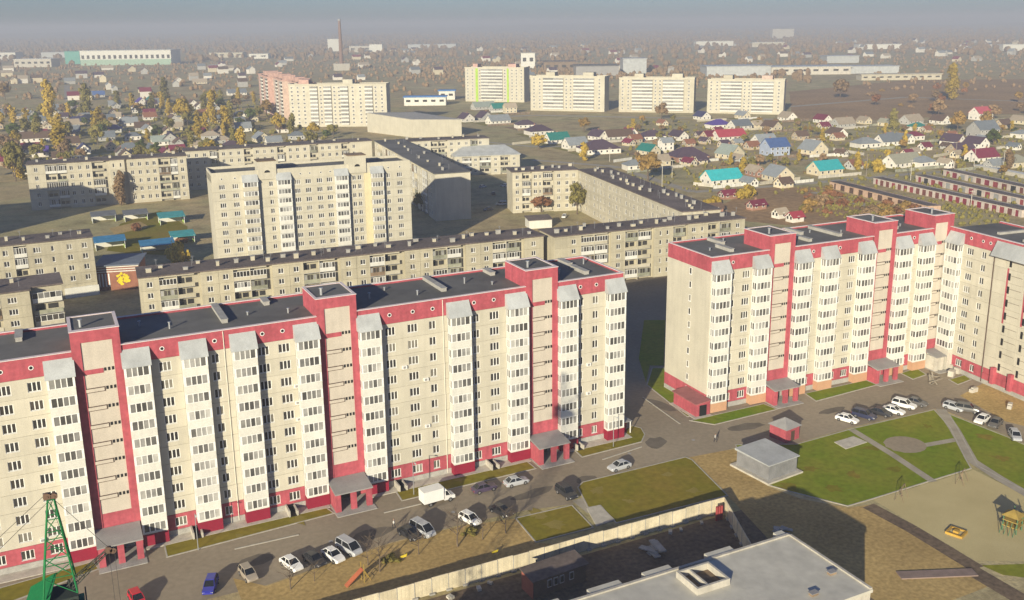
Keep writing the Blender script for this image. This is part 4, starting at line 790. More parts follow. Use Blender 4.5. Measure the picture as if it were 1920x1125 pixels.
# ------------------------------------------------------------------ garage rows
def garage_row(p,q,n,label,wallc,doors,d=6.5,h=3.0,pf=.4):
    o,L=placed('garage_row',label,'garages',p,q,'rows of lock-up garages')
    b=MB(); b.box(0,L,.15,d,0,h); O('wall',b.mesh('wall',wallc),o)
    w=L/n
    for k in range(n+1):
        b=MB(); pw=w*pf/2; x=min(max(k*w,pw),L-pw); b.box(x-pw,x+pw,-.05,.15,0,h); O('pier',b.mesh('pier',wallc),o)
    b=MB(); b.box(.3,L-.3,-.02,.15,h-.45,h); O('lintel',b.mesh('lintel',wallc),o)
    r=random.Random(n*7)
    for k in range(n):
        m=r.choice(doors); dm=cached(('gd',round(w,2),m.name),lambda:(lambda c:(c.box(w*pf/2,w/2-.02,.08,.15,.05,h-.45),c.box(w/2+.02,w-w*pf/2,.08,.15,.05,h-.45),c.mesh('door',m))[2])(MB())); O('door',dm,o,(k*w,0,0))
    b=MB(); b.hexa([(-.3,-.15,h),(L+.3,-.15,h),(L+.3,d+.3,h-.25),(-.3,d+.3,h-.25),(-.3,-.15,h+.2),(L+.3,-.15,h+.2),(L+.3,d+.3,h-.05),(-.3,d+.3,h-.05)]); O('roof',b.mesh('roof',Mt['brownroof']),o)
gb=pmat('salmon_brick',(.55,.38,.27)); gw=pmat('whitewash',(.55,.48,.42)); dr=[pmat('door_red',(.26,.05,.055)),pmat('door_redbrown',(.17,.06,.05)),pmat('door_maroon',(.22,.03,.05))]; db=[pmat('door_brown',(.10,.06,.045))]; dg=dr+[pmat('door_grey',(.3,.3,.29)),pmat('door_black',(.03,.03,.03))]
garage_row((235.12,188.82),(224.19,123.73),10,'salmon brick garage row with brown doors nearest the waste ground',gb,db,pf=.52)
garage_row((260.43,186.49),(248.69,99.89),22,'long garage row with red doors and white piers, second from the waste ground',gw,dr)
garage_row((283.54,182.19),(270.28,113.43),14,'garage row with red doors in the middle of the garage yard',gw,dg)
garage_row((309.58,188.17),(296.04,132.32),10,'garage row with grey and red doors farthest up the yard',gw,dg)
garage_row((251.93,110.59),(247.35,88.8),6,'low pale garage row at the right edge',gw,dg)
o,L=placed('garage_row','low white garage roof along the lane above the garages','garages',(342.04,196.28),(334.88,161.65),'rows of lock-up garages')
b=MB(); b.box(0,L,0,4,0,1.8); O('wall',b.mesh('wall',Mt['palecon']),o)
b=MB(); b.box(-.2,L+.2,-.3,4.3,1.8,2.0); O('roof',b.mesh('roof',Mt['white']),o)

# ------------------------------------------------------------------ concrete fence, site building, cabin
fo=T('concrete_fence','long pale concrete panel fence around the building site','fence',(0,-32.6,0))
fr_=random.Random(5)
fm=[cached(('fence',k),lambda:(lambda b:(b.box(.06,2.44,-.06,.06,0,2.5),[b.box(.2+.55*i,.62+.55*i,-.085,-.06,.25,2.3) for i in range(4)],b.mesh('panel',Mt['fencec']))[2])(MB())) for k in range(1)][0]
fp=cached('fpost',lambda:(lambda b:(b.box(-.06,.06,-.1,.1,0,2.35),b.box(-.4,.4,-.35,.3,0,.25),b.mesh('post',Mt['concrete']))[2])(MB()))
for k in range(32):
    x=-1.3-2.5*(k+1); O('panel',fm,fo,(x,fr_.uniform(-.04,.04),fr_.uniform(-.06,.06)-.02)); O('post',fp,fo,(x,0,0))
d=Vector((-9.5,-52.0))-Vector((-1.3,-32.6)); a=math.atan2(d.y,d.x)
for k in range(8):
    q=Vector((-1.3,0))+d.normalized()*2.5*k; O('panel',fm,fo,(q.x,q.y,fr_.uniform(-.05,.03)),a); O('post',fp,fo,(q.x,q.y,0),a)
sb=T('flat_roofed_building','unfinished pale building with flat concrete roof in the lower corner','building',(-8.8,-55.2,0))
b=MB(); b.box(-60,0,-14.2,0,0,9.0); O('wall',b.mesh('wall',Mt['palecon']),sb)
b=MB(); b.box(-60.2,.15,-14.4,.15,9.0,9.4); O('roof_slab',b.mesh('roof_slab',Mt['slabroof']),sb)
for x0,x1 in ((-30.5,-26.0),(-22.6,-18.6),(-13.0,-8.9),(-1.6,-.2),(-39,-34.5),(-47.5,-43)):
    b=MB(); b.box(x0,x1,.16,1.3,7.9,9.47); O('cornice_block',b.mesh('cornice_block',Mt['slabroof']),sb)
b=MB(); b.box(-60.2,-.2,-.25,.13,9.41,9.62); b.box(-.22,.14,-14.3,-.26,9.41,9.62); O('roof_edge',b.mesh('roof_edge',Mt['palecon']),sb)
b=MB(); x0,x1,y0,y1=-19.4,-14.5,-5.8,-1.5
b.box(x0,x1,y0,y0+.3,9.41,10.3,0); b.box(x0,x1,y1-.3,y1,9.41,10.3,0); b.box(x0,x0+.3,y0+.3,y1-.3,9.41,10.3,0); b.box(x1-.3,x1,y0+.3,y1-.3,9.41,10.3,0); b.box(x0+1.7,x0+1.95,y0+.3,y1-.3,9.41,10.2,0); b.quad((x0+.3,y0+.3,9.43),(x1-.3,y0+.3,9.43),(x1-.3,y1-.3,9.43),(x0+.3,y1-.3,9.43),1); O('skylight_upstand',b.mesh('skylight_upstand',[Mt['palecon'],Mt['mud']]),sb)
for x,y in ((-1.8,-9.6),(-7,-12),(-30,-8)):
    b=MB(); b.box(x-.5,x+.5,y-.3,y+.3,9.41,9.75,0); b.box(x-.6,x+.6,y-.4,y+.4,9.75,9.82,1); O('roof_vent',b.mesh('roof_vent',[Mt['oldbrown'],Mt['canopy']]),sb)
ca=T('site_cabin','dark site cabin with brick end and small white windows behind the fence','cabin',(-39.4,-40.0,0),radians(4))
b=MB(); b.box(0,8.6,0,3.0,0,2.7); O('wall',b.mesh('wall',pmat('cabin_brown',(.17,.13,.10))),ca)
b=MB(); b.box(-.08,-.0,0,3.0,0,2.7); O('end_wall',b.mesh('end_wall',pmat('cabin_red',(.34,.11,.08))),ca)
b=MB(); b.hexa([(-.3,-.4,2.7),(8.9,-.4,2.7),(8.9,3.3,3.0),(-.3,3.3,3.0),(-.3,-.4,2.82),(8.9,-.4,2.82),(8.9,3.3,3.12),(-.3,3.3,3.12)]); O('roof',b.mesh('roof',Mt['brownroof']),ca)
for x in (2.6,3.6,4.6,6.2): O('window',HW(),ca,(x,-.001,1.6),0,(.55,1,.8))
rr=random.Random(3)
def junk(x,y,lab,s=1.0):
    o=T('scrap_pile',lab,'scrap pile',(x,y,0)); 
    for k in range(6):
        b=MB(); L=rr.uniform(1,2.6)*s; b.box(-L/2,L/2,-.3*s,.3*s,0,.12*s); q=O('slab',b.mesh('slab',Mt['concrete']),o,(rr.uniform(-.8,.8),rr.uniform(-.6,.6),.12*k*s),rr.uniform(0,3)); q.rotation_euler=(rr.uniform(-.15,.15),rr.uniform(-.15,.15),rr.uniform(0,3))
junk(*(-18.15,-37.51),'grey scrap slabs lying in the shaded building site',1.6)
junk(*(2.2,-42.02),'pale broken slabs beside the roof of the unfinished building',1.2)
b=MB()
for k in range(3): b.tube((k*.45-.45,0,0),(k*.45-.45,0,2.4),.22,n=8)
o=tag(O('barrel_stack',b.mesh('barrel_stack',pmat('rust_red_paint',(.30,.05,.05))),None,(*(-3.69,-34.42),0)),'red rusty cylinders against the fence corner','barrels')
for k,px_ in enumerate(sorted(rr.uniform(-70,-4) for _ in range(14))):
    p=(px_,rr.uniform(-34.6,-33.6)); b=MB(); s=rr.uniform(.25,.6); b.box(-s,s,-s*.6,s*.6,0,s*.8)
    o=O('rubble_block',b.mesh('rubble_block',Mt['palecon']),None,(*p,0),rr.uniform(0,3)); tag(o,'%s pale rubble block from the left along the foot of the fence'%ordn(k),'rubble','rubble along the fence')

# ------------------------------------------------------------------ green crane
cr_=T('tower_crane','green lattice crane with pulley head in front of the long block','crane',(-94.7,-80.0,25.76)); cr_.scale=(.661,)*3
gm=pmat('crane_green',(.015,.17,.055),rough=.5); 
def lattice(b,A,B,wa,wb,n,r=.07,up=(0,1,0)):
    A=Vector(A);B=Vector(B);d=(B-A).normalized();x=d.cross(Vector(up)).normalized();y=x.cross(d)
    def ring(t): c=A+(B-A)*t; s=(wa+(wb-wa)*t)/2; return [c+x*s+y*s,c-x*s+y*s,c-x*s-y*s,c+x*s-y*s]
    pr=ring(0)
    for k in range(1,n+1):
        q=ring(k/n)
        for i in range(4):
            b.tube(pr[i],q[i],r,n=5); b.tube(pr[i],q[(i+1)%4],r*.6,n=4); b.tube(q[i],q[(i+1)%4],r*.6,n=4)
        pr=q
b=MB(); lattice(b,(.4,0,22.8),(.65,0,32.4),3.0,.55,5,.085); O('mast',b.mesh('mast',gm),cr_)
b=MB(); lattice(b,(.2,-.5,-38.9),(.2,-.5,20.4),2.6,2.6,24,.1); O('tower_base',b.mesh('tower_base',gm),cr_)
b=MB(); b.box(-2.6,2.4,-2.2,1.8,20.4,20.7); O('platform',b.mesh('platform',gm),cr_)
b=MB(); b.hexa([(-3.2,-1.6,21.6),(-.6,-1.6,22.6),(.2,1.4,23.7),(-2.2,1.4,22.8),(-3.2,-1.6,21.75),(-.6,-1.6,22.75),(.2,1.4,23.85),(-2.2,1.4,22.95)]); O('sloped_panel',b.mesh('sloped_panel',gm),cr_)
b=MB(); b.box(-1.8,1.9,-1.5,1.4,20.7,22.4); b.tube((-1.2,-1.8,21.5),(1.4,-1.8,21.5),.7,n=12); b.tube((1.2,.6,22.4),(1.2,.6,23.2),.12); O('winch_house',b.mesh('winch_house',pmat('winch_dark',(.035,.045,.04))),cr_)
b=MB(); b.box(-1.5,1.2,-2.7,-2.42,20.6,21.6); b.box(2.5,2.62,-1.6,1.0,20.8,21.8); O('house_window',b.mesh('house_window',Mt['dark']),cr_)
b=MB(); lattice(b,(1.2,.3,22.6),(4.9,0,25.6),.7,.3,6,.045); O('jib',b.mesh('jib',pmat('crane_dark',(.05,.06,.05))),cr_)
sm=pmat('sheave_rust',(.16,.10,.07))
for (x,z,rd) in ((.35,32.7,.36),(.95,32.62,.32),(5.1,25.75,.34),(5.5,25.6,.3)):
    b=MB(); b.tube((x,-.2,z),(x,.2,z),rd,n=12); b.tube((x,-.25,z),(x,.25,z),rd*.3,n=8); O('sheave',b.mesh('sheave',sm),cr_)
b=MB()
for A,B in (((.2,0,32.9),(-14,-3,23)),((.7,0,32.4),(-13.4,-3,22)),((5.1,0,25.5),(5.1,0,13.2)),((5.6,0,25.4),(5.6,0,13.2)),((.8,0,32.4),(5.1,0,26.0)),((.5,.2,32.4),(2.0,1.6,22.6))): b.tube(A,B,.025,n=4)
O('rope',b.mesh('rope',Mt['wire']),cr_)
b=MB(); b.box(4.95,5.75,-.2,.2,12.4,13.3); O('hook_block',b.mesh('hook_block',pmat('hook_red',(.45,.03,.04))),cr_)

# ------------------------------------------------------------------ shed, kiosk, yard things
sh=T('substation_shed','grey sheet clad box shed with flat roof on a pale base','shed',(*(11.55,-28.16),0),math.atan2(*[(lambda p,q:(q[1]-p[1],q[0]-p[0]))((11.55,-28.16),(18.39,-27.47))][0]))
W=math.hypot(*[(a-b_) for a,b_ in zip((11.55,-28.16),(18.39,-27.47))]); D=math.hypot(*[(a-b_) for a,b_ in zip((11.55,-28.16),(12.26,-20.78))])
b=MB(); b.box(-.8,W+.8,-.8,D+.8,0,.35); O('base_slab',b.mesh('base_slab',Mt['palecon']),sh)
b=MB(); b.box(0,W,0,D,.35,3.1); 
for k in range(14): b.box(W*k/14+.05,W*k/14+.2,-.03,0,.36,3.05)
O('wall',b.mesh('wall',pmat('shed_grey',(.23,.23,.235),rough=.5)),sh)
b=MB(); b.hexa([(-.3,-.3,3.1),(W+.3,-.3,3.1),(W+.3,D+.3,3.1),(-.3,D+.3,3.1),(-.3,-.3,3.25),(W+.3,-.3,3.25),(W+.3,D+.3,3.45),(-.3,D+.3,3.45)]); O('roof',b.mesh('roof',Mt['bayroof']),sh)
kp=(26.47,-15.3); ki=T('kiosk','small red kiosk with dark hipped roof by the yard road','kiosk',(*kp,0),radians(10))
b=MB(); b.box(-1.9,1.9,-1.9,1.9,0,2.7); O('wall',b.mesh('wall',Mt['red']),ki)
b=MB(); e=2.25; b.poly([(-e,-e,2.65),(e,-e,2.65),(0,0,4.1)]); b.poly([(e,-e,2.65),(e,e,2.65),(0,0,4.1)]); b.poly([(e,e,2.65),(-e,e,2.65),(0,0,4.1)]); b.poly([(-e,e,2.65),(-e,-e,2.65),(0,0,4.1)]); b.poly([(-e,e,2.65),(e,e,2.65),(e,-e,2.65),(-e,-e,2.65)]); O('roof',b.mesh('roof',Mt['canopy']),ki)
b=MB(); b.box(-.5,.5,-1.96,-1.9,0,2.0); O('door',b.mesh('door',Mt['brownline']),ki)
def timber_frame(px,lab):
    o=T('sandbox',lab,'sandbox',(*px,0),radians(20)); ym=pmat('sandbox_yellow',(.50,.30,.05))
    for x,y,L,a in ((0,-1.1,2.4,0),(0,1.1,2.4,0),(-1.1,0,2.0,pi/2),(1.1,0,2.0,pi/2)):
        b=MB(); b.box(-L/2,L/2,-.15,.15,0,.35); O('board',b.mesh('board',ym),o,(x,y,.012),a)
    b=MB(); b.box(-.9,.9,-.9,.9,0,.15); O('sand',b.mesh('sand',Mt['sand']),o,(0,0,.012))
    b=MB(); b.box(-.4,.4,-.4,.4,.15,.5); O('centre_table',b.mesh('centre_table',ym),o,(0,0,.012))
timber_frame((25.7,-54.18),'yellow orange square sandbox on the playground sand')
def playframe(px,lab):
    o=T('climbing_frame',lab,'climbing frame',(*px,0),radians(15)); c1=pmat('play_yellow',(.36,.25,.06)); c2=pmat('play_green',(.08,.17,.09)); c3=pmat('play_red',(.5,.07,.04))
    for x in (-2,0,2):
        for y in (-1,1): b=MB(); b.tube((x,y,0),(x,y,2.6),.09); O('post',b.mesh('post',c2),o)
    for z in (.9,1.8): b=MB(); b.box(-2.1,2.1,-1.1,1.1,z,z+.12); O('deck',b.mesh('deck',c1),o)
    b=MB(); b.hexa([(2,-.4,1.75),(4.6,-.4,.15),(4.6,.4,.15),(2,.4,1.75),(2,-.4,1.9),(4.6,-.4,.3),(4.6,.4,.3),(2,.4,1.9)]); O('slide',b.mesh('slide',c3),o)
    b=MB(); b.poly([(-2.3,-1.3,2.6),(.2,-1.3,2.6),(-1,0,3.5)]); b.poly([(.2,-1.3,2.6),(.2,1.3,2.6),(-1,0,3.5)]); b.poly([(.2,1.3,2.6),(-2.3,1.3,2.6),(-1,0,3.5)]); b.poly([(-2.3,1.3,2.6),(-2.3,-1.3,2.6),(-1,0,3.5)]); O('roof',b.mesh('roof',c1),o)
    for k in range(4): b=MB(); b.tube((-3.2,-1+k*.65,0),(-2.1,-1+k*.65,1.8),.05); O('climbing_bar',b.mesh('climbing_bar',c2),o)
playframe((34.88,-57.13),'yellow and green climbing frame at the right edge of the playground')
def swing(px,lab,cols):
    o=T('swing',lab,'swing',(*px,0),radians(25))
    for x in (-1.2,1.2):
        for y in (-.7,.7): b=MB(); b.tube((x,y,0),(x,0,2.2),.035); O('post',b.mesh('post',cols),o)
    b=MB(); b.tube((-1.3,0,2.2),(1.3,0,2.2),.06); O('beam',b.mesh('beam',cols),o)
    b=MB(); b.box(-.25,.25,-.12,.12,.5,.55); b.tube((-.22,0,.55),(-.22,0,2.2),.02,n=4); b.tube((.22,0,.55),(.22,0,2.2),.02,n=4); O('seat',b.mesh('seat',Mt['oldbrown']),o)
swing((26.98,-42.51),'dark swing frame at the upper edge of the playground sand',Mt['oldbrown'])
swing((40.35,-43.13),'thin swing frame near the far corner of the playground',Mt['oldbrown'])
def slide(px,lab,rz):
    o=T('slide',lab,'slide',(*px,0),rz); y=pmat('play_yellow',(.36,.25,.06)); rd=pmat('slide_orange',(.45,.13,.06))
    b=MB(); b.hexa([(-2.6,-.4,.15),(0,-.4,1.9),(0,.4,1.9),(-2.6,.4,.15),(-2.6,-.4,.3),(0,-.4,2.05),(0,.4,2.05),(-2.6,.4,.3)]); O('chute',b.mesh('chute',rd),o)
    for s in (-.45,.45): b=MB(); b.box(0,.12,s-.05,s+.05,0,2.9); O('post',b.mesh('post',y),o); b=MB(); b.tube((.1,s,2.0),(1.1,s,0),.05); O('ladder_rail',b.mesh('ladder_rail',y),o)
    for k in range(4): b=MB(); b.tube((.3+.2*k,-.45,1.6-.4*k),(.3+.2*k,.45,1.6-.4*k),.04); O('rung',b.mesh('rung',y),o)
slide((-58.82,-25.2),'orange slide with yellow ladder on the bare earth strip',radians(10))
def rocker(px,lab):
    o=T('spring_rider',lab,'play figure',(*px,0)); o.scale=(.6,.6,.6); y=pmat('play_bright',(.65,.50,.03))
    b=MB(); b.tube((0,0,0),(0,0,.5),.1); O('spring',b.mesh('spring',Mt['steel']),o)
    b=MB(); b.hexa([(-.7,-.15,.5),(.6,-.15,.5),(.6,.15,.5),(-.7,.15,.5),(-.9,-.12,.9),(.9,-.12,1.25),(.9,.12,1.25),(-.9,.12,.9)]); O('body',b.mesh('body',y),o)
    b=MB(); b.tube((.4,-.4,1.3),(.4,.4,1.3),.04); O('handle',b.mesh('handle',Mt['canopy']),o)
rocker((-51.67,-22.35),'small yellow spring rider on the bare earth strip'); rocker((-39.27,-27.43),'small brown spring rider beside the concrete fence')
# long dark beam in the lower right
p,q=(8.85,-58.53),(18.99,-62.84); b=MB(); L=math.hypot(q[0]-p[0],q[1]-p[1]); b.box(0,L,-.9,.9,0,.16); o=tag(O('precast_slab',b.mesh('precast_slab',pmat('mauve_concrete',(.26,.19,.16))),None,(p[0],p[1],.012),math.atan2(q[1]-p[1],q[0]-p[0])),'long flat dull brown slab lying on the earth in the lower corner','slab')
# materials dumped in the inner courtyard corner
pl=T('timber_pile','heap of boards and frames dumped by the inner corner canopy','timber pile',(*(73.99,-8.73),0))
for k in range(9):
    b=MB(); L=rr.uniform(1.5,3.4); b.box(-L/2,L/2,-.12,.12,0,.1); q=O('board',b.mesh('board',Mt['pole']),pl); q.location=(rr.uniform(-1,1),rr.uniform(-.8,1.2),.2+k*.1); q.rotation_euler=(rr.uniform(-.3,.3),rr.uniform(-.9,.3),rr.uniform(0,3))
for k,(x,y) in enumerate(((84.25,-4.54),(83.53,-6.82),(80.65,-7.53))):
    b=MB(); b.box(-.8,.8,-.6,.6,0,1.2); b.box(-.85,.85,-.65,.65,1.2,1.3); tag(O('pallet_stack',b.mesh('pallet_stack',Mt['palecon']),None,(x,y,0),.2*k),['pale pallet stack farthest from the courtyard road, by the wing','pale pallet stack on the right of three by the wing','pale pallet stack nearest the heap of boards'][k],'pallets')
for k,((x,y),l) in enumerate((((76.86,-16.14),'pale block left in the earth of the courtyard'),((75.9,-25.36),'pale block near the right edge of the courtyard'))):
    b=MB(); b.box(-.9,.9,-.4,.4,0,.7); b.box(-.3,.9,-.4,.4,.7,.95); tag(O('concrete_block',b.mesh('concrete_block',Mt['palecon']),None,(x,y,.012),.5*k),l,'concrete block')

# ------------------------------------------------------------------ cars
CC=dict(white=(.78,.77,.74),silver=(.42,.43,.45),dark=(.03,.03,.035),navy=(.03,.035,.075),purple=(.075,.055,.095),blue=(.03,.035,.30),grey=(.11,.105,.10),tan=(.34,.29,.23),red=(.50,.01,.03))
def carpaint(c): return pmat('car_paint_'+c,CC[c],rough=.28,var=.03,spec=.5,fine=.02)
def loft(b,st,m=0):
    i=len(b.v)
    for (x,w,zb,zm,zt,wt) in st: b.v += [(x,-w*.96,zb),(x,-w,zm),(x,-wt,zt),(x,wt,zt),(x,w,zm),(x,w*.96,zb)]
    n=len(st)
    for k in range(n-1):
        for j in range(6):
            a,c=i+6*k+j,i+6*k+(j+1)%6; b.f.append((a,a+6,c+6,c)[::-1]); b.m.append(m)
    b.f.append(tuple(i+j for j in range(6))); b.m.append(m); b.f.append(tuple(i+6*(n-1)+j for j in range(6))[::-1]); b.m.append(m)
KIND=dict(
 sedan=(4.4,[(-2.2,.70,.40,.55,.70,.62),(-2.1,.82,.26,.6,.88,.74),(-1.5,.87,.22,.6,.95,.78),(.95,.87,.22,.6,.93,.78),(1.9,.83,.24,.55,.76,.72),(2.18,.68,.36,.5,.60,.60)],(-1.75,.98,-1.1,.25,.94,1.43,.77,.60)),
 hatch=(4.0,[(-2.0,.74,.40,.6,.86,.66),(-1.9,.84,.26,.6,.95,.76),(.9,.86,.22,.6,.93,.77),(1.75,.82,.24,.55,.78,.72),(2.0,.68,.36,.5,.62,.60)],(-1.95,.95,-1.6,.2,.94,1.48,.76,.62)),
 suv=(4.6,[(-2.3,.82,.50,.75,1.0,.74),(-2.2,.90,.36,.75,1.1,.82),(1.0,.92,.34,.75,1.1,.84),(2.0,.88,.36,.7,.98,.78),(2.3,.76,.46,.6,.78,.68)],(-2.25,1.05,-1.95,.4,1.1,1.74,.82,.70)),
 van=(4.7,[(-2.35,.82,.44,.8,1.05,.78),(-2.28,.90,.30,.8,1.12,.84),(1.4,.90,.28,.75,1.1,.83),(2.1,.86,.30,.65,.95,.76),(2.35,.72,.42,.55,.72,.64)],(-2.32,1.75,-2.1,.75,1.1,1.86,.83,.72)))
def wheel_mesh(r=.33):
    def mk():
        b=MB(); b.tube((0,-.11,0),(0,.11,0),r,n=14,m=0); b.tube((0,-.125,0),(0,.125,0),r*.6,n=10,m=1); return b.mesh('wheel',[Mt['tyre'],Mt['rim']])
    return cached(('wheel',r),mk)
def car(px,kind,c,hd,label,group='parked cars'):
    L,st,(x0,x1,t0,t1,zb,zt,wb,wt)=KIND[kind]; pm=carpaint(c)
    o=T('car',label,'car',(px[0],px[1],.005),radians(hd),group)
    def body():
        b=MB(); loft(b,st); b.hexa([(t0,-wt,zt-.03),(t1,-wt,zt-.03),(t1,wt,zt-.03),(t0,wt,zt-.03),(t0+.05,-wt+.06,zt+.05),(t1-.08,-wt+.06,zt+.05),(t1-.08,wt-.06,zt+.05),(t0+.05,wt-.06,zt+.05)])
        mx=(t0+t1)/2
        for s in (-1,1):   # door pillars
            b.hexa([(mx-.06,s*(wb+.005),zb),(mx+.06,s*(wb+.005),zb),(mx+.06,s*(wb-.05),zb),(mx-.06,s*(wb-.05),zb),(mx-.06,s*(wt+.012),zt-.02),(mx+.06,s*(wt+.012),zt-.02),(mx+.06,s*(wt-.05),zt-.02),(mx-.06,s*(wt-.05),zt-.02)])
            for xa,xb in ((x0,t0),(x1,t1)):
                b.tube((xa,s*wb*.98,zb),(xb,s*wt*.98,zt-.01),.045,n=4)
        return b.mesh('body',pm)
    O('body',cached(('cb',kind,c),body),o)
    O('window_band',cached(('cg',kind),lambda:(lambda b:(b.hexa([(x0,-wb,zb-.03),(x1,-wb,zb-.03),(x1,wb,zb-.03),(x0,wb,zb-.03),(t0,-wt,zt-.02),(t1,-wt,zt-.02),(t1,wt,zt-.02),(t0,wt,zt-.02)]),b.mesh('window_band',Mt['cargl']))[1])(MB())),o)
    rw=.33 if kind in('sedan','hatch') else .37
    for x in (-L*.3,L*.3):
        for y in (-.78,.78): O('wheel',wheel_mesh(rw),o,(x,y,rw))
    xe,we,ze=st[-1][0],st[-1][1],st[-1][4]
    for s in (-1,1):
        O('headlight',cached(('hl',kind),lambda:(lambda b:(b.box(-.14,.03,-.16,.16,-.07,.07),b.mesh('headlight',Mt['lampw']))[1])(MB())),o,(xe-.04,s*(we-.16),ze-.05))
        O('tail_light',cached(('tl',kind),lambda:(lambda b:(b.box(-.03,.1,-.14,.14,-.08,.08),b.mesh('tail_light',Mt['lampr']))[1])(MB())),o,(st[0][0]+.02,s*(st[0][1]-.14),st[0][4]-.08))
    return o
car((-32.37,-8.57),'sedan','purple',2,'dark purple sedan on the street behind the white box truck')
car((-26.58,-8.98),'sedan','silver',0,'silver sedan by the kerb in front of the third entrance')
car((-7.97,-12.12),'sedan','silver',184,'silver sedan driving past the large olive lawn')
car((-21.07,-16.54),'suv','dark',-85,'black off-road car at the corner of the olive lawn')
car((-38.66,-17.07),'hatch','white',-72,'white hatchback alone in mid street')
car((-33.17,-16.87),'sedan','dark',-72,'black sedan next to the white hatchback')
car((-46.53,-16.83),'van','silver',-72,'silver minivan beside a dark car below the box truck')
car((-48.7,-16.78),'sedan','dark',-72,'black sedan in the shadow of the silver minivan')
car((-58.18,-16.69),'van','silver',-70,'silver grey minivan at the end of the parked row')
car((-60.84,-17.46),'sedan','white',-72,'white sedan second from the end of the parked row')
car((-63.59,-17.33),'sedan','dark',-72,'black sedan parked between two white sedans')
car((-66.86,-16.92),'sedan','white',-72,'white sedan first in the row, left of a black one')
car((-72.98,-16.7),'hatch','tan',-80,'beige hatchback standing alone near the lower edge')
car((-78.29,-17.24),'hatch','blue',-110,'vivid blue hatchback near the bottom edge')
car((-87.77,-16.09),'hatch','red',-80,'bright red car cut by the bottom edge')

PKP=[(42.35,-15.23),(46.45,-15.62),(50.51,-15.97),(53.56,-16.37),(57.57,-15.4),(60.85,-15.55)]
PKQ=[(65.4,-20.75),(66.9,-22.78),(65.13,-27.47),(65.84,-29.86),(63.96,-35.47)]
CY=[(*(94.41,270.25),'sedan','silver','silver car beside the dark end wall of the long tan block'),(*(90.71,250.37),'sedan','dark','dark car in the shaded courtyard by the blank end wall'),(*(104.6,267.91),'hatch','white','white car at the edge of the shaded courtyard'),(*(82.43,224.57),'van','silver','pale van at the lit edge of the shaded courtyard'),(*(72.32,216.39),'sedan','navy','navy car at the foot of the blank end wall'),(*(92.92,187.8),'sedan','white','white car in the courtyard below the green tree'),(*(62.11,218.14) ,'hatch','grey','grey car behind the cream block corner')]
PK='cars parked by the bright green lawn'
for k,(kd,c,l) in enumerate((('sedan','white','white sedan at the left end of the row by the green lawn'),('suv','navy','navy off-road car right of the white end sedan'),('sedan','dark','black sedan third in the row by the green lawn'),('sedan','white','low white sedan fourth in the row by the green lawn'),('suv','white','tall white off-road car in the row by the green lawn'),('sedan','grey','dark grey sedan at the right end of the row by the green lawn'))): car(PKP[k],kd,c,-68,l,PK)
for k,(kd,c,l) in enumerate((('hatch','silver','silver hatchback at the tip of the right lawn'),('suv','grey','brown grey off-road car second by the right lawn'),('sedan','white','white sedan by the right lawn between two dark cars'),('sedan','grey','dark sedan behind the white one by the right lawn'),('hatch','silver','silver car at the right edge by the lawn'))): car(PKQ[k],kd,c,(-75,-55,-165,-160,-130)[k],l,'cars by the right lawn')
for k,(x,y,kd,c,l) in enumerate(CY): car((x,y),kd,c,30+k*40,l,'cars in the shaded courtyards')
def truck(px,hd):
    o=T('box_truck','white box truck parked in front of the long block','truck',(px[0],px[1],.005),radians(hd)); w=carpaint('white')
    b=MB(); b.box(-3.0,.55,-1.05,1.05,.75,2.75); b.box(-3.04,.59,-1.09,1.09,2.75,2.82); O('cargo_box',b.mesh('cargo_box',w),o)
    b=MB(); b.hexa([(.7,-.95,.45),(2.7,-.85,.45),(2.7,.85,.45),(.7,.95,.45),(.7,-.95,1.25),(2.65,-.8,1.0),(2.65,.8,1.0),(.7,.95,1.25)]); b.hexa([(.7,-.93,1.25),(1.9,-.88,1.15),(1.9,.88,1.15),(.7,.93,1.25),(.75,-.8,2.1),(1.25,-.75,2.1),(1.25,.75,2.1),(.75,.8,2.1)]); b.hexa([(.6,-.85,2.05),(1.2,-.8,2.12),(1.2,.8,2.12),(.6,.85,2.05),(.6,-.85,2.75),(.75,-.7,2.75),(.75,.7,2.75),(.6,.85,2.75)]); c=O('cab',b.mesh('cab',w),o)
    b=MB(); b.hexa([(1.32,-.76,2.05),(1.95,-.84,1.2),(1.95,.84,1.2),(1.32,.76,2.05),(1.36,-.76,2.07),(1.99,-.84,1.22),(1.99,.84,1.22),(1.36,.76,2.07)]); O('windscreen',b.mesh('windscreen',Mt['cargl']),c)
    for s in (-1,1):
        b=MB(); b.hexa([(.95,s*.92,1.3),(1.7,s*.885,1.22),(1.7,s*.9,1.22),(.95,s*.935,1.3),(.95,s*.80,2.0),(1.25,s*.78,2.0),(1.25,s*.80,2.0),(.95,s*.82,2.0)]); O('side_window',b.mesh('side_window',Mt['cargl']),c)
        O('headlight',cached('thl',lambda:(lambda b:(b.box(-.04,.04,-.15,.15,-.1,.1),b.mesh('headlight',Mt['lampw']))[1])(MB())),c,(2.7,s*.62,.8))
    b=MB(); b.box(-2.9,2.2,-.4,.4,.4,.72); O('chassis',b.mesh('chassis',Mt['dark']),o)
    for x in (-1.8,1.75):
        for y in (-.85,.85): O('wheel',wheel_mesh(.36),o,(x,y,.36))
truck((-40.67,-8.62),4)

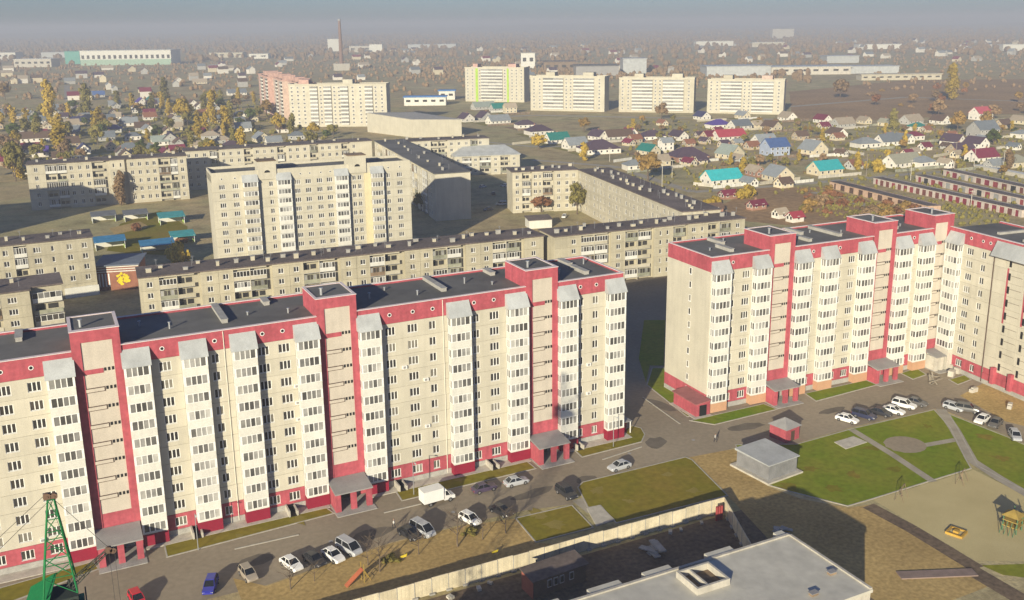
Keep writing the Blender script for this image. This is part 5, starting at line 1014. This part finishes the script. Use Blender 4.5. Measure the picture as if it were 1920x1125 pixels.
# ------------------------------------------------------------------ people
def person(px,top,legs,hair,label,face=0,stride=.25):
    j=[((0,0,.92),.13),((0,.0,1.15),.145),((0,0,1.38),.16),((0,0,1.50),.06),((.02,0,1.62),.095),((.02,0,1.74),.07),
       ((stride*.3,.10,.86),.10),((stride,.11,.48),.07),((stride*.7,.11,.08),.05),((stride*.7+.16,.11,.04),.04),((-stride*.2,-.10,.86),.10),((-stride*.3,-.11,.48),.07),((-stride,-.11,.09),.05),((-stride+.16,-.11,.04),.04),
       ((0,.20,1.40),.075),((-.12,.25,1.14),.05),((-.02,.25,.90),.04),((.04,.25,.82),.035),((0,-.20,1.40),.075),((.12,-.25,1.14),.05),((.2,-.25,.92),.04),((.25,-.25,.84),.035)]
    e=[(0,1),(1,2),(2,3),(3,4),(4,5),(0,6),(6,7),(7,8),(8,9),(0,10),(10,11),(11,12),(12,13),(2,14),(14,15),(15,16),(16,17),(2,18),(18,19),(19,20),(20,21)]
    me=bpy.data.meshes.new('person'); me.from_pydata([p for p,_ in j],e,[]); o=bpy.data.objects.new('person',me); col.objects.link(o)
    m=o.modifiers.new('skin','SKIN'); sv=me.skin_vertices[0].data
    for k,(p,r) in enumerate(j): sv[k].radius=(r,r)
    sv[0].use_root=True
    s=o.modifiers.new('sub','SUBSURF'); s.levels=1; s.render_levels=1
    dg=bpy.context.evaluated_depsgraph_get(); ev=bpy.data.meshes.new_from_object(o.evaluated_get(dg)); o.modifiers.clear(); o.data=ev
    ev.materials.clear()
    for mm in (pmat('cloth_'+legs[0],legs[1]),pmat('cloth_'+top[0],top[1]),pmat('skin',(.45,.27,.19)),pmat('hair_'+hair[0],hair[1])): ev.materials.append(mm)
    for f in ev.polygons:
        c=f.center; f.material_index=0 if c.z<.95 and abs(c.y)<.2 else 2 if (1.46<c.z<1.66 or c.z<.9) else 3 if c.z>=1.66 else 1
        f.use_smooth=True
    o.location=(px[0],px[1],.005); o.rotation_euler=(0,0,face); tag(o,label,'person')
person((-50,-13.4),('white',(.75,.73,.68)),('dark',(.04,.04,.05)),('brown',(.08,.05,.03)),'person in white top walking across the street',2.6)
person((13.75,-11.05),('pale',(.5,.48,.45)),('dark',(.04,.04,.05)),('dark',(.03,.025,.02)),'person in pale jacket walking on the yard road',-1.2)

# ------------------------------------------------------------------ poles
def pole(px,h,label,m='palecon',arms=1,r=.17,group='utility poles'):
    o=T('utility_pole',label,'pole',(px[0],px[1],0),radians(-30),group)
    b=MB(); b.tube((0,0,0),(0,0,h),r,r*.6,8); O('shaft',b.mesh('shaft',Mt[m]),o)
    for k in range(arms): b=MB(); b.box(-1.0,1.0,-.08,.08,h-.5-k*.8,h-.35-k*.8); O('crossarm',b.mesh('crossarm',Mt[m]),o)
pole((163.74,221.55),14,'tall concrete pole beside the village lane behind the tan wing'); pole((189.9,250.29),9,'shorter pole behind the tall concrete one'); pole((193.34,314.98),8,'pole in front of the wide purple hip'); pole((275.99,205.87),11,'leaning wood pole by the yellow bush above the garages','pole'); pole((284.12,185.59),10,'pole at the corner of the garage yard'); pole((327.37,196.3),15,'braced pole behind the garages','pole'); pole((348.43,201.41),10,'pole in front of the dark red roofed house'); pole((345.03,181.67),11,'pole in front of the olive house at the right')
pole((252.24,380.38),9,'pole beside the crimson roofed house'); pole((250.68,124.59),7,'short pole in the garage yard')
def lamp(px,label):
    o=T('lamp_post',label,'lamp post',(px[0],px[1],.07),0,'lamp posts on the lawns')
    b=MB(); b.tube((0,0,0),(0,0,6),.08,.05,6); O('shaft',b.mesh('shaft',Mt['steel']),o)
    b=MB(); b.tube((0,0,5.95),(0,-1.1,6.2),.04); O('arm',b.mesh('arm',Mt['steel']),o)
    b=MB(); b.hexa([(-.12,-1.5,6.12),(.12,-1.5,6.12),(.12,-1.0,6.12),(-.12,-1.0,6.12),(-.08,-1.45,6.25),(.08,-1.45,6.25),(.08,-1.05,6.28),(-.08,-1.05,6.28)]); O('lamp_head',b.mesh('lamp_head',Mt['bayroof']),o)
lamp((-4.12,-4.05),'lamp post on the rounded lawn corner'); lamp((-43.41,-4.52),'lamp post on the lawn by the box truck'); lamp((-78.25,-5.99),'lamp post on the lawn strip by the first canopy')
# roof of small courtyard shed
o=T('shed','small white walled shed with tan roof in the tan block courtyard','shed',(*(76.05,176.97),0),radians(-12))
b=MB(); b.box(-5,4,-3,3,0,3.2); O('wall',b.mesh('wall',Mt['white']),o)
b=MB(); b.hexa([(-5.4,-3.4,3.2),(4.4,-3.4,3.2),(4.4,3.4,3.9),(-5.4,3.4,3.9),(-5.4,-3.4,3.35),(4.4,-3.4,3.35),(4.4,3.4,4.05),(-5.4,3.4,4.05)]); O('roof',b.mesh('roof',Mt['brownroof']),o)

# ------------------------------------------------------------------ trees and shrubs
def leafmat(n,c,c2):
    m=mat(n,c,.9,.2,.35,c2=c2,fine=.12,fscale=1.2,rnd=.22,spec=.05); t=m.node_tree; b=t.nodes['Principled BSDF']; tr=t.nodes.new('ShaderNodeBsdfTranslucent'); mx=t.nodes.new('ShaderNodeMixShader'); mx.inputs[0].default_value=.4
    t.links.new(b.inputs['Base Color'].links[0].from_socket,tr.inputs['Color']); t.links.new(b.outputs[0],mx.inputs[1]); t.links.new(tr.outputs[0],mx.inputs[2]); t.links.new(mx.outputs[0],t.nodes['Material Output'].inputs['Surface']); return m
LM=dict(yellow=leafmat('leaf_yellow',(.62,.45,.075),(.46,.34,.07)),ochre=leafmat('leaf_ochre',(.48,.31,.10),(.36,.24,.08)),olive=leafmat('leaf_olive',(.36,.31,.09),(.25,.22,.07)),green=leafmat('leaf_green',(.15,.19,.05),(.10,.13,.04)),brown=leafmat('leaf_brown',(.42,.29,.16),(.31,.21,.12)),rust=leafmat('leaf_rust',(.42,.20,.10),(.30,.15,.08)),dark=leafmat('leaf_dark',(.09,.11,.05),(.06,.08,.04)))
def crown_mesh(shape,lm,seed,n=420,size=.55):
    r=random.Random(seed); b=MB()
    if shape=='poplar': cl=[(r.gauss(0,.55),r.gauss(0,.55),r.uniform(1.0,9.6)) for _ in range(34)]; rad=lambda z:.55+1.15*max(0,1-abs((z-4.2)/5.4))
    elif shape=='round': cl=[]; rad=lambda z:1.0
    elif shape=='bush': cl=[]; rad=lambda z:.7
    if shape=='round':
        for k in range(22):
            t=r.uniform(0,2*pi); u=r.uniform(-.7,1); q=r.uniform(.5,1); s=math.sqrt(max(0,1-u*u)); cl.append((q*2.3*s*cos(t),q*2.3*s*sin(t),4.4+q*2.2*u))
    if shape=='bush':
        for k in range(16):
            t=r.uniform(0,2*pi); q=r.uniform(.2,1); cl.append((q*2.1*cos(t),q*1.7*sin(t),.5+r.uniform(0,1.5)*(1.2-q)))
    for k in range(n):
        c=r.choice(cl); R=rad(c[2])*r.uniform(.6,1.15)
        v=Vector((r.gauss(0,1),r.gauss(0,1),r.gauss(0,1))).normalized()*R*r.uniform(.3,1)**.5; p=Vector(c)+v
        if p.z<.15: p.z=.15
        nn=(v.normalized()+Vector((r.uniform(-.45,.45),r.uniform(-.45,.45),r.uniform(-.2,.6)))).normalized(); x=nn.orthogonal().normalized(); y=nn.cross(x); a=r.uniform(0,pi); x,y=x*cos(a)+y*sin(a),y*cos(a)-x*sin(a); s=size*r.uniform(.6,1.25)*.5
        b.quad(tuple(p-x*s-y*s*.7),tuple(p+x*s-y*s*.7),tuple(p+x*s*.8+y*s*.7),tuple(p-x*s*.8+y*s*.7))
    return b.mesh('crown',LM[lm])
def trunk_mesh(shape,seed,bark):
    r=random.Random(seed+99); b=MB(); H={'poplar':8.5,'round':4.6,'bush':1.2,'bare':5.2}[shape]; tr={'poplar':.2,'round':.22,'bush':.07,'bare':.14}[shape]
    if shape=='bush':
        for k in range(6): t=r.uniform(0,2*pi); b.tube((0,0,0),(cos(t)*r.uniform(.5,1.4),sin(t)*r.uniform(.5,1.2),r.uniform(.7,1.8)),.05,.015,5)
        return b.mesh('trunk',bark)
    pts=[Vector((0,0,0))]
    for k in range(4): pts.append(Vector((r.uniform(-.15,.15)*(k+1)*.4,r.uniform(-.15,.15)*(k+1)*.4,H*(k+1)/4)))
    for k in range(4): b.tube(pts[k],pts[k+1],tr*(1-k*.2),tr*(.8-k*.2),6)
    nb={'poplar':10,'round':8,'bare':16}[shape]
    for k in range(nb):
        z=r.uniform(.3,.98)*H; t=r.uniform(0,2*pi); L={'poplar':.9,'round':2.2,'bare':2.0}[shape]*r.uniform(.6,1.1); up=1.6 if shape=='poplar' else .8
        q=Vector((0,0,z)); e=q+Vector((cos(t)*L,sin(t)*L,L*up)); b.tube(q,e,tr*.35,tr*.08,5)
        if shape=='bare':
            for j in range(6):
                m=q.lerp(e,r.uniform(.3,1)); t2=t+r.uniform(-1.2,1.2); l2=r.uniform(.5,1.1); b.tube(m,m+Vector((cos(t2)*l2,sin(t2)*l2,l2*r.uniform(.3,1.2))),.025,.008,4)
    return b.mesh('trunk',bark)
TC={}
def tree(p,shape,lm,s,label,group=None,name=None,sz=1.0,bark='bark',var=None):
    v=random.randrange(3) if var is None else var
    o=T(name or ('shrub' if shape=='bush' else 'tree'),label,'shrub' if shape=='bush' else 'tree',(p[0],p[1],0),random.uniform(0,6.28),group)
    o.scale=(s*random.uniform(.88,1.12),s*random.uniform(.88,1.12),s*sz)
    O('trunk',cached(('tr',shape,v,bark),lambda:trunk_mesh(shape,v,Mt[bark])),o)
    if shape!='bare': O('crown',cached(('cr',shape,lm,v),lambda:crown_mesh(shape,lm,v*5+len(lm),n={'poplar':1900,'round':1800,'bush':800}[shape],size={'poplar':.55,'round':.56,'bush':.44}[shape])),o)
    return o
# notable trees
for p,sh,lm,s,sz,l in (((-83.89,710.53),'poplar','yellow',3.0,1.25,'tall yellow poplar left of the avenue'),((-82.84,487.65),'poplar','yellow',2.5,.9,'broad bright yellow tree just behind the left tan block'),((-54.72,775.76),'poplar','olive',2.6,1.2,'tall olive yellow poplar right of the avenue'),((-53.88,637.7),'poplar','yellow',2.0,1.0,'slim yellow poplar beside the mauve hip'),((10.69,660.05),'round','yellow',2.6,1.2,'wide golden tree beside the large brown roof'),((25.95,897.69),'poplar','olive',2.4,1.2,'olive poplar beyond the teal roof'),((-10.69,782.64),'round','ochre',1.8,.9,'low ochre tree below the teal roof'),((32.66,655.79),'poplar','yellow',2.4,1.15,'golden poplar between the brown roof and pink block'),((30.55,584.87),'poplar','yellow',2.0,1.0,'golden poplar second right of the brown roof'),((86.32,707.22),'round','ochre',2.3,.9,'ochre tree at the foot of the pink block'),((-123.43,1068.06),'round','ochre',2.6,1.1,'ochre tree at the left edge'),
 ((79.15,522.86),'round','yellow',1.9,.8,'yellow tree in front of the cream far block'),((93.05,521.87),'round','olive',1.6,.8,'olive tree at the foot of the cream far block'),((184.34,383.63),'round','yellow',1.7,.8,'golden bush between purple and teal roofs'),((256.67,451.42),'round','ochre',1.7,.9,'ochre tree behind the teal roof'),((182.07,324.2),'poplar','yellow',1.2,.9,'yellow poplar in front of the wide purple hip'),((172.97,246.6),'round','ochre',2.2,.95,'large ochre tree beside the tall concrete pole'),((356.16,498.63),'round','brown',2.2,.9,'brown tree at the foot of the far row'),
 ((100.73,191.04),'round','olive',1.6,1.2,'green tree against the tan wing in the courtyard'),((121.51,166.74),'round','green',1.1,1.1,'small green tree against the foreshortened tan wing'),((90.14,202.26),'round','rust',1.5,.7,'dark red tree in front of the tan L block'),((290.25,213.93),'bush','yellow',2.6,1.2,'yellow bush below the large pale villa'),((184.66,188.48),'bush','yellow',2.6,1.1,'large yellow bush on the waste ground below the turquoise roof'),((161.33,181.05),'bush','yellow',1.8,1.1,'small yellow bush next to the rusty shrubs'),((693.85,504.35),'poplar','yellow',3.2,1.1,'big lone golden tree standing in the far field'),((624.4,576.87),'round','brown',2.8,1.0,'brown tree clump in the middle of the far field'),((453.56,352.26),'poplar','olive',1.7,.9,'olive poplar left of the long tan roof'),((479.35,319.66),'round','ochre',2.0,1.0,'ochre tree right of the pale cottage'),((433.84,256.13),'round','green',1.8,.8,'dark green tree right of the grey two storey house'),((353.6,185.11),'poplar','brown',1.4,.8,'brown poplar in front of the olive house'),((-55.96,184.75),'bush','yellow',2.0,1.7,'bright yellow shrub behind the long tan block'),((-50.6,215.63),'bush','rust',1.3,.9,'red bush beside the turquoise pavilion'),((-63.53,247.23),'bush','rust',1.4,1.0,'orange red bush beside the grey pavilion'),((60.93,415.03),'round','olive',1.0,1.0,'olive tree against the tan block behind the cream tower'),((-106.62,409.45),'round','olive',2.0,1.5,'pale olive tree at the left edge in front of a tan block'),((-63.88,307.93),'poplar','brown',1.6,1.0,'brown tree against the tan block with the dark shadow'),((76.97,107.62),'bush','brown',2.6,1.6,'brown bushes in the lit gap beside the corner block'),((68.72,105.85),'bush','rust',1.9,1.4,'rusty bush by the tan block end'),((47.8,230.3),'round','olive',1.3,.9,'pale tree at the corner of the cream block')):
    tree(p,sh,lm,s,l,'autumn trees',sz=sz)
for p,s,l in (((-43.31,-22.84),1.0,'bare reddish shrub on the earth strip beside the white hatchback'),((-55.89,-23.97),.9,'bare shrub beside the orange slide'),((-56.87,-21.59),.7,'thin bare shrub above the orange slide'),((-35.22,-22.68),.8,'bare shrub left of the small olive lawn'),((-39.14,-22.77),.6,'low bare shrub near the fence'),((-49.3,-22.26),.6,'low bare shrub between slide and minivan'),((-68.36,-22.5),.7,'bare shrub at the bottom edge'),((-64.87,-22.09),.5,'small bare shrub left of the slide')):
    tree(p,'bare','brown',s,l,'bare shrubs on the earth strip',name='shrub',var=None)
for p,l in (((-39.81,-20.3),'olive grass tuft by the hatchback'),((-53.39,-22.1),'yellow olive tuft beside the slide')): tree(p,'bush','olive',.7,l,'low tufts',sz=.6)
# garden trees of the left neighbourhood and the village
r=random.Random(77)
CW={'yellow':'yellow','ochre':'ochre','olive':'olive','brown':'brown','green':'dark green','rust':'rusty','dark':'dark'}
def scatter(n,a0,a1,d0,d1,kinds,what,where,group,smin,smax,avoid=None,lanes=('nearest','near','middle','far','farthest')):
    it=[]
    while len(it)<n:
        a=r.uniform(a0,a1); d=r.uniform(d0,d1); x,y=-92.1+d*cos(radians(a)),-142.5+d*sin(radians(a))
        if avoid and avoid(x,y): continue
        sh,lm=r.choice(kinds); it.append((int((d-d0)/(d1-d0)*len(lanes)*.999),-a,x,y,sh,lm,r.uniform(smin,smax),r.uniform(.8,1.1)))
    it.sort(); cn={}
    for lane,_,x,y,sh,lm,s_,z_ in it:
        i=cn.get((lane,lm),0); cn[(lane,lm)]=i+1
        tree((x,y),sh,lm,s_,'%s %s %s from the left in the %s part of %s'%(ordn(i),CW[lm],what,lanes[lane],where),group,sz=z_)
near=lambda x,y: (70<x<190 and 560<y<660) or (90<x<190 and 470<y<560) or (-110<x<80 and y<345)
scatter(170,74.5,93,505,1080,[('poplar','yellow'),('poplar','olive'),('round','ochre'),('round','olive'),('round','yellow'),('round','brown'),('round','olive'),('round','green'),('bush','ochre')],'tree','the left neighbourhood','garden trees on the left',.9,1.9,near)
scatter(150,31,57.5,430,760,[('round','ochre'),('bush','olive'),('round','brown'),('poplar','yellow'),('bush','yellow'),('round','olive'),('bush','brown'),('bush','dark')],'tree','the village','garden trees in the village',.6,1.05,lambda x,y: 225<x<330 and 60<y<215 or (x<205 and y<305))
scatter(44,34,47,392,460,[('bush','rust'),('bush','brown'),('bush','ochre'),('bush','olive')],'bush','the waste ground','bushes on the waste ground',1.0,1.9,lambda x,y: x>222 or x<125 or y<118)
scatter(40,28,44,760,1150,[('round','brown'),('bush','ochre'),('round','ochre'),('bush','brown'),('round','rust')],'tree','the brown field','trees in the brown field',1.2,2.2)
# ------------------------------------------------------------------ small sheds on the waste ground
for p,w_,rc,wc,l in (((167.41,137.29),6,'red','white','low red shed below the waste ground bushes'),((167.41,145.77),5,'tan','white','white hut beside the low red shed'),((176.89,189.87),8,'maroon','brick','long pinkish shed below the turquoise roof'),((171.2,164.32),8,'maroon','brick','dull red shed among rusty bushes'),((151.99,167.22),6,'brown','brick','brown shed at the left of the waste ground')): house((p[0],p[1],w_),'L',rc,wc,l,d=4,h=2.2,name='shed',group='sheds on the waste ground',cat='shed')
# garden fences
def fence(p,q,label,m='palecon',h=1.7):
    o,L=placed('garden_fence',label,'fence',p,q,'garden fences'); n=max(2,int(L//2.5)); w_=L/n
    pm=cached(('gf',round(w_,2),m),lambda:(lambda b:(b.box(.04,w_-.04,-.03,.03,.1,h),b.mesh('panel',Mt[m]))[1])(MB()))
    for k in range(n): O('panel',pm,o,(k*w_,0,0))
    b=MB()
    for k in range(n+1): b.box(k*w_-.05,k*w_+.05,-.06,.06,0,h+.1)
    O('posts',b.mesh('posts',Mt['canopy']),o)
for p,q,l,m in (((333.3,287.28),(331.11,260.8),'long pale garden wall right of the tall cream gable','palecon'),((184.41,225.23),(189.33,215.32),'pale fence in front of the turquoise house','palecon'),((205.22,209.62),(238.64,212.11),'fence along the lane below the grey house','tan2'),((357.04,234.77),(383.08,240.27),'long tan fence behind the villa','tan2'),((208.94,313.22),(228.17,322.72),'pale fence by the teal house','palecon'),((179.65,411.66),(196.64,414.53),'tan fence by the purple hips','tan2'),((192.88,310.3),(207.65,313.99),'white fence along the village lane','white'),((354.04,338.12),(359.12,314.72),'brown fence beyond the grey house','oldbrown'),((379.48,211.27),(381.96,195.32),'pale fence by the olive house','palecon')): fence(p,q,l,m)
Mt['fieldb']=mat('fallow_field',(.42,.27,.14),.95,.2,.02,c2=(.30,.20,.11),fine=.15,fscale=.4,spec=.05)
# ------------------------------------------------------------------ lanes
strip('lane',[(159.4,342.84),(185.25,298.13),(173.68,210.79),(230.89,203.65),(304.39,199.35),(372.72,187.01)],5,.012,'path','pale earth lane along the village edge')
strip('lane',[(164.73,455.09),(187.61,397.14),(273.32,344.84),(287.97,265.97),(322.94,245.06)],4,.016,'path','earth lane between the village house rows')
strip('lane',[(-73.15,481.86),(-69.73,692.08),(-61.74,1007.68),(-52.53,1339.9)],7,.012,'path','straight grey avenue between the poplars')
strip('lane',[(221.62,183.17),(209.23,110.23)],6,.010,'path','dusty lane in front of the salmon garages')
strip('lane',[(228.78,591.83),(286.7,587.91),(382.69,491.97),(440.24,444.24)],9,.010,'path','pale road in front of the far row of blocks')
sheet('field',[(447.88,449.68),(650.98,679.03),(914.6,755.39),(1054.4,677.23),(641.16,378.19),(475.18,411.55)],.006,'fieldb','wide warm brown fallow field beyond the village')
sheet('waste_ground',[(152.24,171.05),(206.46,205.41),(235.15,192.28),(216.66,117.96),(179.54,118.92),(162.21,128.65),(151.3,146.35)],.006,'fieldb','rough orange brown waste ground beside the garages')
strip('field_track',[(520.66,533.83),(692.22,555.21),(737.49,458.78)],8,.010,'path','pale track across the brown field')

# ------------------------------------------------------------------ distant works, settlement, woods and hills
def works(px,py_w,h,wallm,label,roofm='bayroof',d=30,bands=0,name='works_building',group='distant works and depots',accent=None):
    x,y,w_=px; o=T(name,label,'industrial building',(x,y,0),radians(-26),group)
    b=MB(); b.box(-w_/2,w_/2,0,d,0,h); O('wall',b.mesh('wall',Mt[wallm]),o)
    b=MB(); b.box(-w_/2-1,w_/2+1,-1,d+1,h,h+.8); O('roof',b.mesh('roof',Mt[roofm]),o)
    for k in range(bands):
        b=MB(); x0=-w_/2+w_*(k+.25)/bands; b.box(x0,x0+w_*.5/bands,-.3,0,h*.45,h*.7); O('window',b.mesh('window',GL[1]),o)
    if accent: b=MB(); b.box(-w_/2,w_/2,-.5,-.31,0,h*.4); O('green_base',b.mesh('green_base',accent),o)
Mt['pgreen']=pmat('pale_green_wall',(.34,.47,.36)); Mt['sea']=pmat('sea_green_wall',(.12,.36,.30)); Mt['bsheet']=pmat('blue_sheet',(.10,.25,.55))
works((87.41,2080.17,192.69),0,30,'white','long white and green factory with a row of windows at the far left','white',60,17,accent=Mt['pgreen'])
works((-10.27,2239.91,33.26),0,27,'sea','sea green factory end tower beside the long factory','sea',50,0)
works((-91.12,2103.2,77.16),0,16,'palecon','pale works left of the sea green tower','white',40,6)
works((-150.81,2717.92,49.93),0,18,'white','white works at the far left edge','bayroof',40,3)
works((-37.81,2821.21,64.42),0,14,'greyb' if 0 else 'bayroof','grey works behind the sea green tower','bayroof',40,0)
works((356.07,2429.86,84.77),0,12,'tan2','long beige depot right of the factory','tan2',40,4)
works((406.94,2277.84,47),0,11,'white','small white depot left of the smokestack','white',30,2)
works((748.29,2806.59,39.45),0,36,'white','tall white elevator block beside the smokestack','white',30,0)
works((772.24,2622.46,62.39),0,17,'palecon','cluster of pale works right of the smokestack','white',40,3)
works((773.35,2478.46,35.76),0,24,'white','white silo house right of the smokestack','white',24,0)
works((1117.37,2924.54,160.98),0,12,'bayroof','grey sheds in the far middle','bayroof',60,0)
works((244.6,734.3,40.29),0,8,'white','white two part shop building with blue roofs near the hall','bsheet',16,5)
works((290.84,790.91,16.65),0,9,'white','white shop annex with bright blue roof','bsheet',14,2)
works((685.81,1376.64,24.27),0,26,'white','tall white mill behind the green striped block','palecon',22,2)
works((665.74,1224.99,51.31),0,16,'oldbrown','brown brick works behind the far row','brownroof',40,4)
works((654.97,1091.93,63.03),0,14,'canopy','dark hangar behind the far row','bitumen',60,0)
works((731.17,1108.29,35.81),0,22,'sea' if 0 else 'bayroof','grey green dome hall behind the far row','bayroof',40,0)
works((814.08,965.25,91.69),0,13,'bayroof','long grey warehouse beyond the rightmost far block','bayroof',50,0)
works((910.95,924.45,115.09),0,11,'palecon','long pale warehouse in the brown field','bayroof',50,8)
works((994.46,894.78,84.99),0,10,'bayroof','low grey warehouse right of the pale one','bayroof',40,0)
works((909.46,759.34,103),0,7,'tan2','low tan sheds in the brown field','tan2',20,10)
works((1230.13,1184.61,58.17),0,12,'bayroof','bluish hangar beyond the warehouses','bayroof',40,0)
works((2876.63,3199.05,93.61),0,40,'palecon','pale grain tower on the hazy skyline','palecon',40,0)
works((1870.64,2381.31,119.25),0,14,'white','pale depot strip on the right skyline','white',40,0)
works((1886.73,2147.58,95.63),0,13,'tan2','long beige depot on the right skyline','white',40,0)
works((1921.84,1749.97,112.7),0,12,'white','white depot strip below the right skyline','white',40,0)
works((2013.17,1426.5,50.93),0,14,'white','white depot at the far right edge','white',40,0)
c=(393.49,1521.21); ch=T('smokestack','tall slim brick smokestack rising into the haze','chimney',(c[0],c[1],0))
b=MB(); b.tube((0,0,0),(0,0,84),4.0,2.2,14); O('shaft',b.mesh('shaft',pmat('stack_brick',(.22,.14,.11))),ch)
b=MB(); b.tube((0,0,84),(0,0,87),2.7,2.7,14); O('cap',b.mesh('cap',Mt['canopy']),ch)
b=MB(); b.box(-12,12,-9,9,0,12); O('boiler_house',b.mesh('boiler_house',Mt['palecon']),ch)
r=random.Random(91)
def far_houses(a0,a1,d0,d1,n,where,grp):
    it=[]
    for k in range(n):
        a,d=r.uniform(a0,a1),r.uniform(d0,d1); it.append((int((d-d0)/(d1-d0)*3.99),-a,d,r.uniform(10,20),r.choice(['slate','brown','grey','tan','maroon','purple']),r.choice('LLR'),r.choice(['white','white','cream','greyw']),r.uniform(4,8)))
    it.sort(); cn={}
    for lane,a,d,w_,rc,k,wc,h in it:
        a=radians(-a); i=cn.get((lane,rc),0); cn[(lane,rc)]=i+1
        house((-92.1+d*cos(a),-142.5+d*sin(a),min(w_*d/1800,22)),k,rc,wc,'%s %s roof from left, %s row of %s'%(ordn(i),{'grey':'pale grey','purple':'dull purple'}.get(rc,rc),['front','second','third','rear'][lane],where),name='far_house',group=grp,lod=2,h=h)
far_houses(78,94,1150,2100,34,'the far left settlement','far settlement at the left')
far_houses(62,78,1300,3000,34,'the settlement behind the smokestack','far settlement behind the smokestack')
far_houses(34,46,1900,3600,42,'the hazy right settlement','hazy settlement at the right')
far_houses(46,62,1500,3200,24,'the houses beyond the far row','scattered houses beyond the far row')
# garden sheds between the village houses
it=[]
while len(it)<46:
    a=r.uniform(31,57); d=r.uniform(440,740); x,y=-92.1+d*cos(radians(a)),-142.5+d*sin(radians(a))
    if (225<x<330 and 60<y<215) or (x<205 and y<305) or any(math.hypot(x-h_[0][0],y-h_[0][1])<13 for h_ in HL) or any(math.hypot(x-q[2],y-q[3])<8 for q in it): continue
    it.append((int((d-440)/300*2.99),-a,x,y,r.choice(['grey','slate','brown','rust','tan','purple','maroon']),r.choice(['greyw','tanw','cream','white'])))
it.sort(); cn={}
for lane,a,x,y,rc,wc in it:
    i=cn.get((lane,rc),0); cn[(lane,rc)]=i+1
    house((x,y,r.uniform(5.5,8.5)),r.choice('LR'),rc,wc,'%s %s roofed garden shed from the left in the %s part of the village'%(ordn(i),{'grey':'pale grey','purple':'dull purple'}.get(rc,rc),['near','middle','far'][lane]),name='garden_shed',group='garden sheds in the village',lod=1,h=2.3,cat='shed')
def woods(name,label,specs,seed,m):
    rr=random.Random(seed); b=MB()
    for a0,a1,d0,d1,n,h0,h1 in specs:
        for k in range(n):
            a=radians(rr.uniform(a0,a1)); d=math.sqrt(rr.uniform(d0*d0,d1*d1)); x,y=-92.1+d*cos(a),-142.5+d*sin(a); h=rr.uniform(h0,h1); w_=h*rr.uniform(.35,.7)
            t=rr.uniform(0,2); i=len(b.v); N=5
            for z,s in ((.0,.6),(.35,1.0),(.75,.75)):
                for q in range(N): b.v.append((x+w_*s*cos(t+q*2*pi/N)*rr.uniform(.75,1.2),y+w_*s*sin(t+q*2*pi/N)*rr.uniform(.75,1.2),h*z*rr.uniform(.85,1.15)))
            b.v.append((x,y,h))
            for lv in range(2):
                for q in range(N): p=(q+1)%N; b.f.append((i+lv*N+q,i+lv*N+p,i+(lv+1)*N+p,i+(lv+1)*N+q)); b.m.append(0)
            for q in range(N): b.f.append((i+2*N+q,i+2*N+(q+1)%N,i+3*N)); b.m.append(0)
    o=O(name,b.mesh(name,m)); tag(o,label,None,kind='stuff'); return o
woods('far_woods','brown leafless woods stretching to the hazy horizon',[(24,104,2300,5200,5200,7,16),(24,104,5200,9500,4200,12,28),(46,66,1250,2300,420,5,11),(22,34,1000,2300,420,5,11)],5,LM['brown'])
woods('far_thicket','rusty brown thickets in the middle distance',[(66,94,1080,2300,1100,2.5,6),(48,60,1150,1700,400,2,5.5),(26,44,1150,2300,700,2,5.5),(57,70,1350,1900,400,2.5,6)],8,LM['ochre'] if 0 else LM['brown'])
woods('village_scrub','low scrub between the gardens and on the waste ground',[(32,57,440,760,1500,.6,2.2),(74,92,600,1050,800,1.0,3.2),(24,36,420,600,160,.6,1.8),(36,46,392,445,500,.6,1.6)],11,LM['olive'])
# low wooded rise on the horizon
b=MB(); r=random.Random(12); N=70; prev=None
for k in range(N+1):
    a=radians(18+92*k/N); h=44+22*sin(k*.23)+10*sin(k*.61+1)+r.uniform(-4,4); row=[]
    for d,z in ((8200,-1),(9400,h*.7),(10200,h),(12500,-1)): row.append((-92.1+d*cos(a),-142.5+d*sin(a),z))
    if prev:
        for j in range(3): b.quad(row[j],prev[j],prev[j+1],row[j+1])
    prev=row
struct('hills',b.mesh('hills',LM['brown']),'low wooded rise on the hazy horizon')
# ------------------------------------------------------------------ air
hm=bpy.data.materials.new('haze_air'); hm.use_nodes=True; n=hm.node_tree.nodes; n.clear(); out=n.new('ShaderNodeOutputMaterial'); pv=n.new('ShaderNodeVolumePrincipled')
pv.inputs['Color'].default_value=(.49,.53,.63,1); pv.inputs['Density'].default_value=.00036; pv.inputs['Anisotropy'].default_value=0.0
hm.node_tree.links.new(pv.outputs[0],out.inputs['Volume'])
b=MB(); b.box(-14500,14500,-3000,16500,-1.5,105); hz=O('haze',b.mesh('haze',hm)); tag(hz,'pale mauve autumn haze over the town',None,kind='stuff')
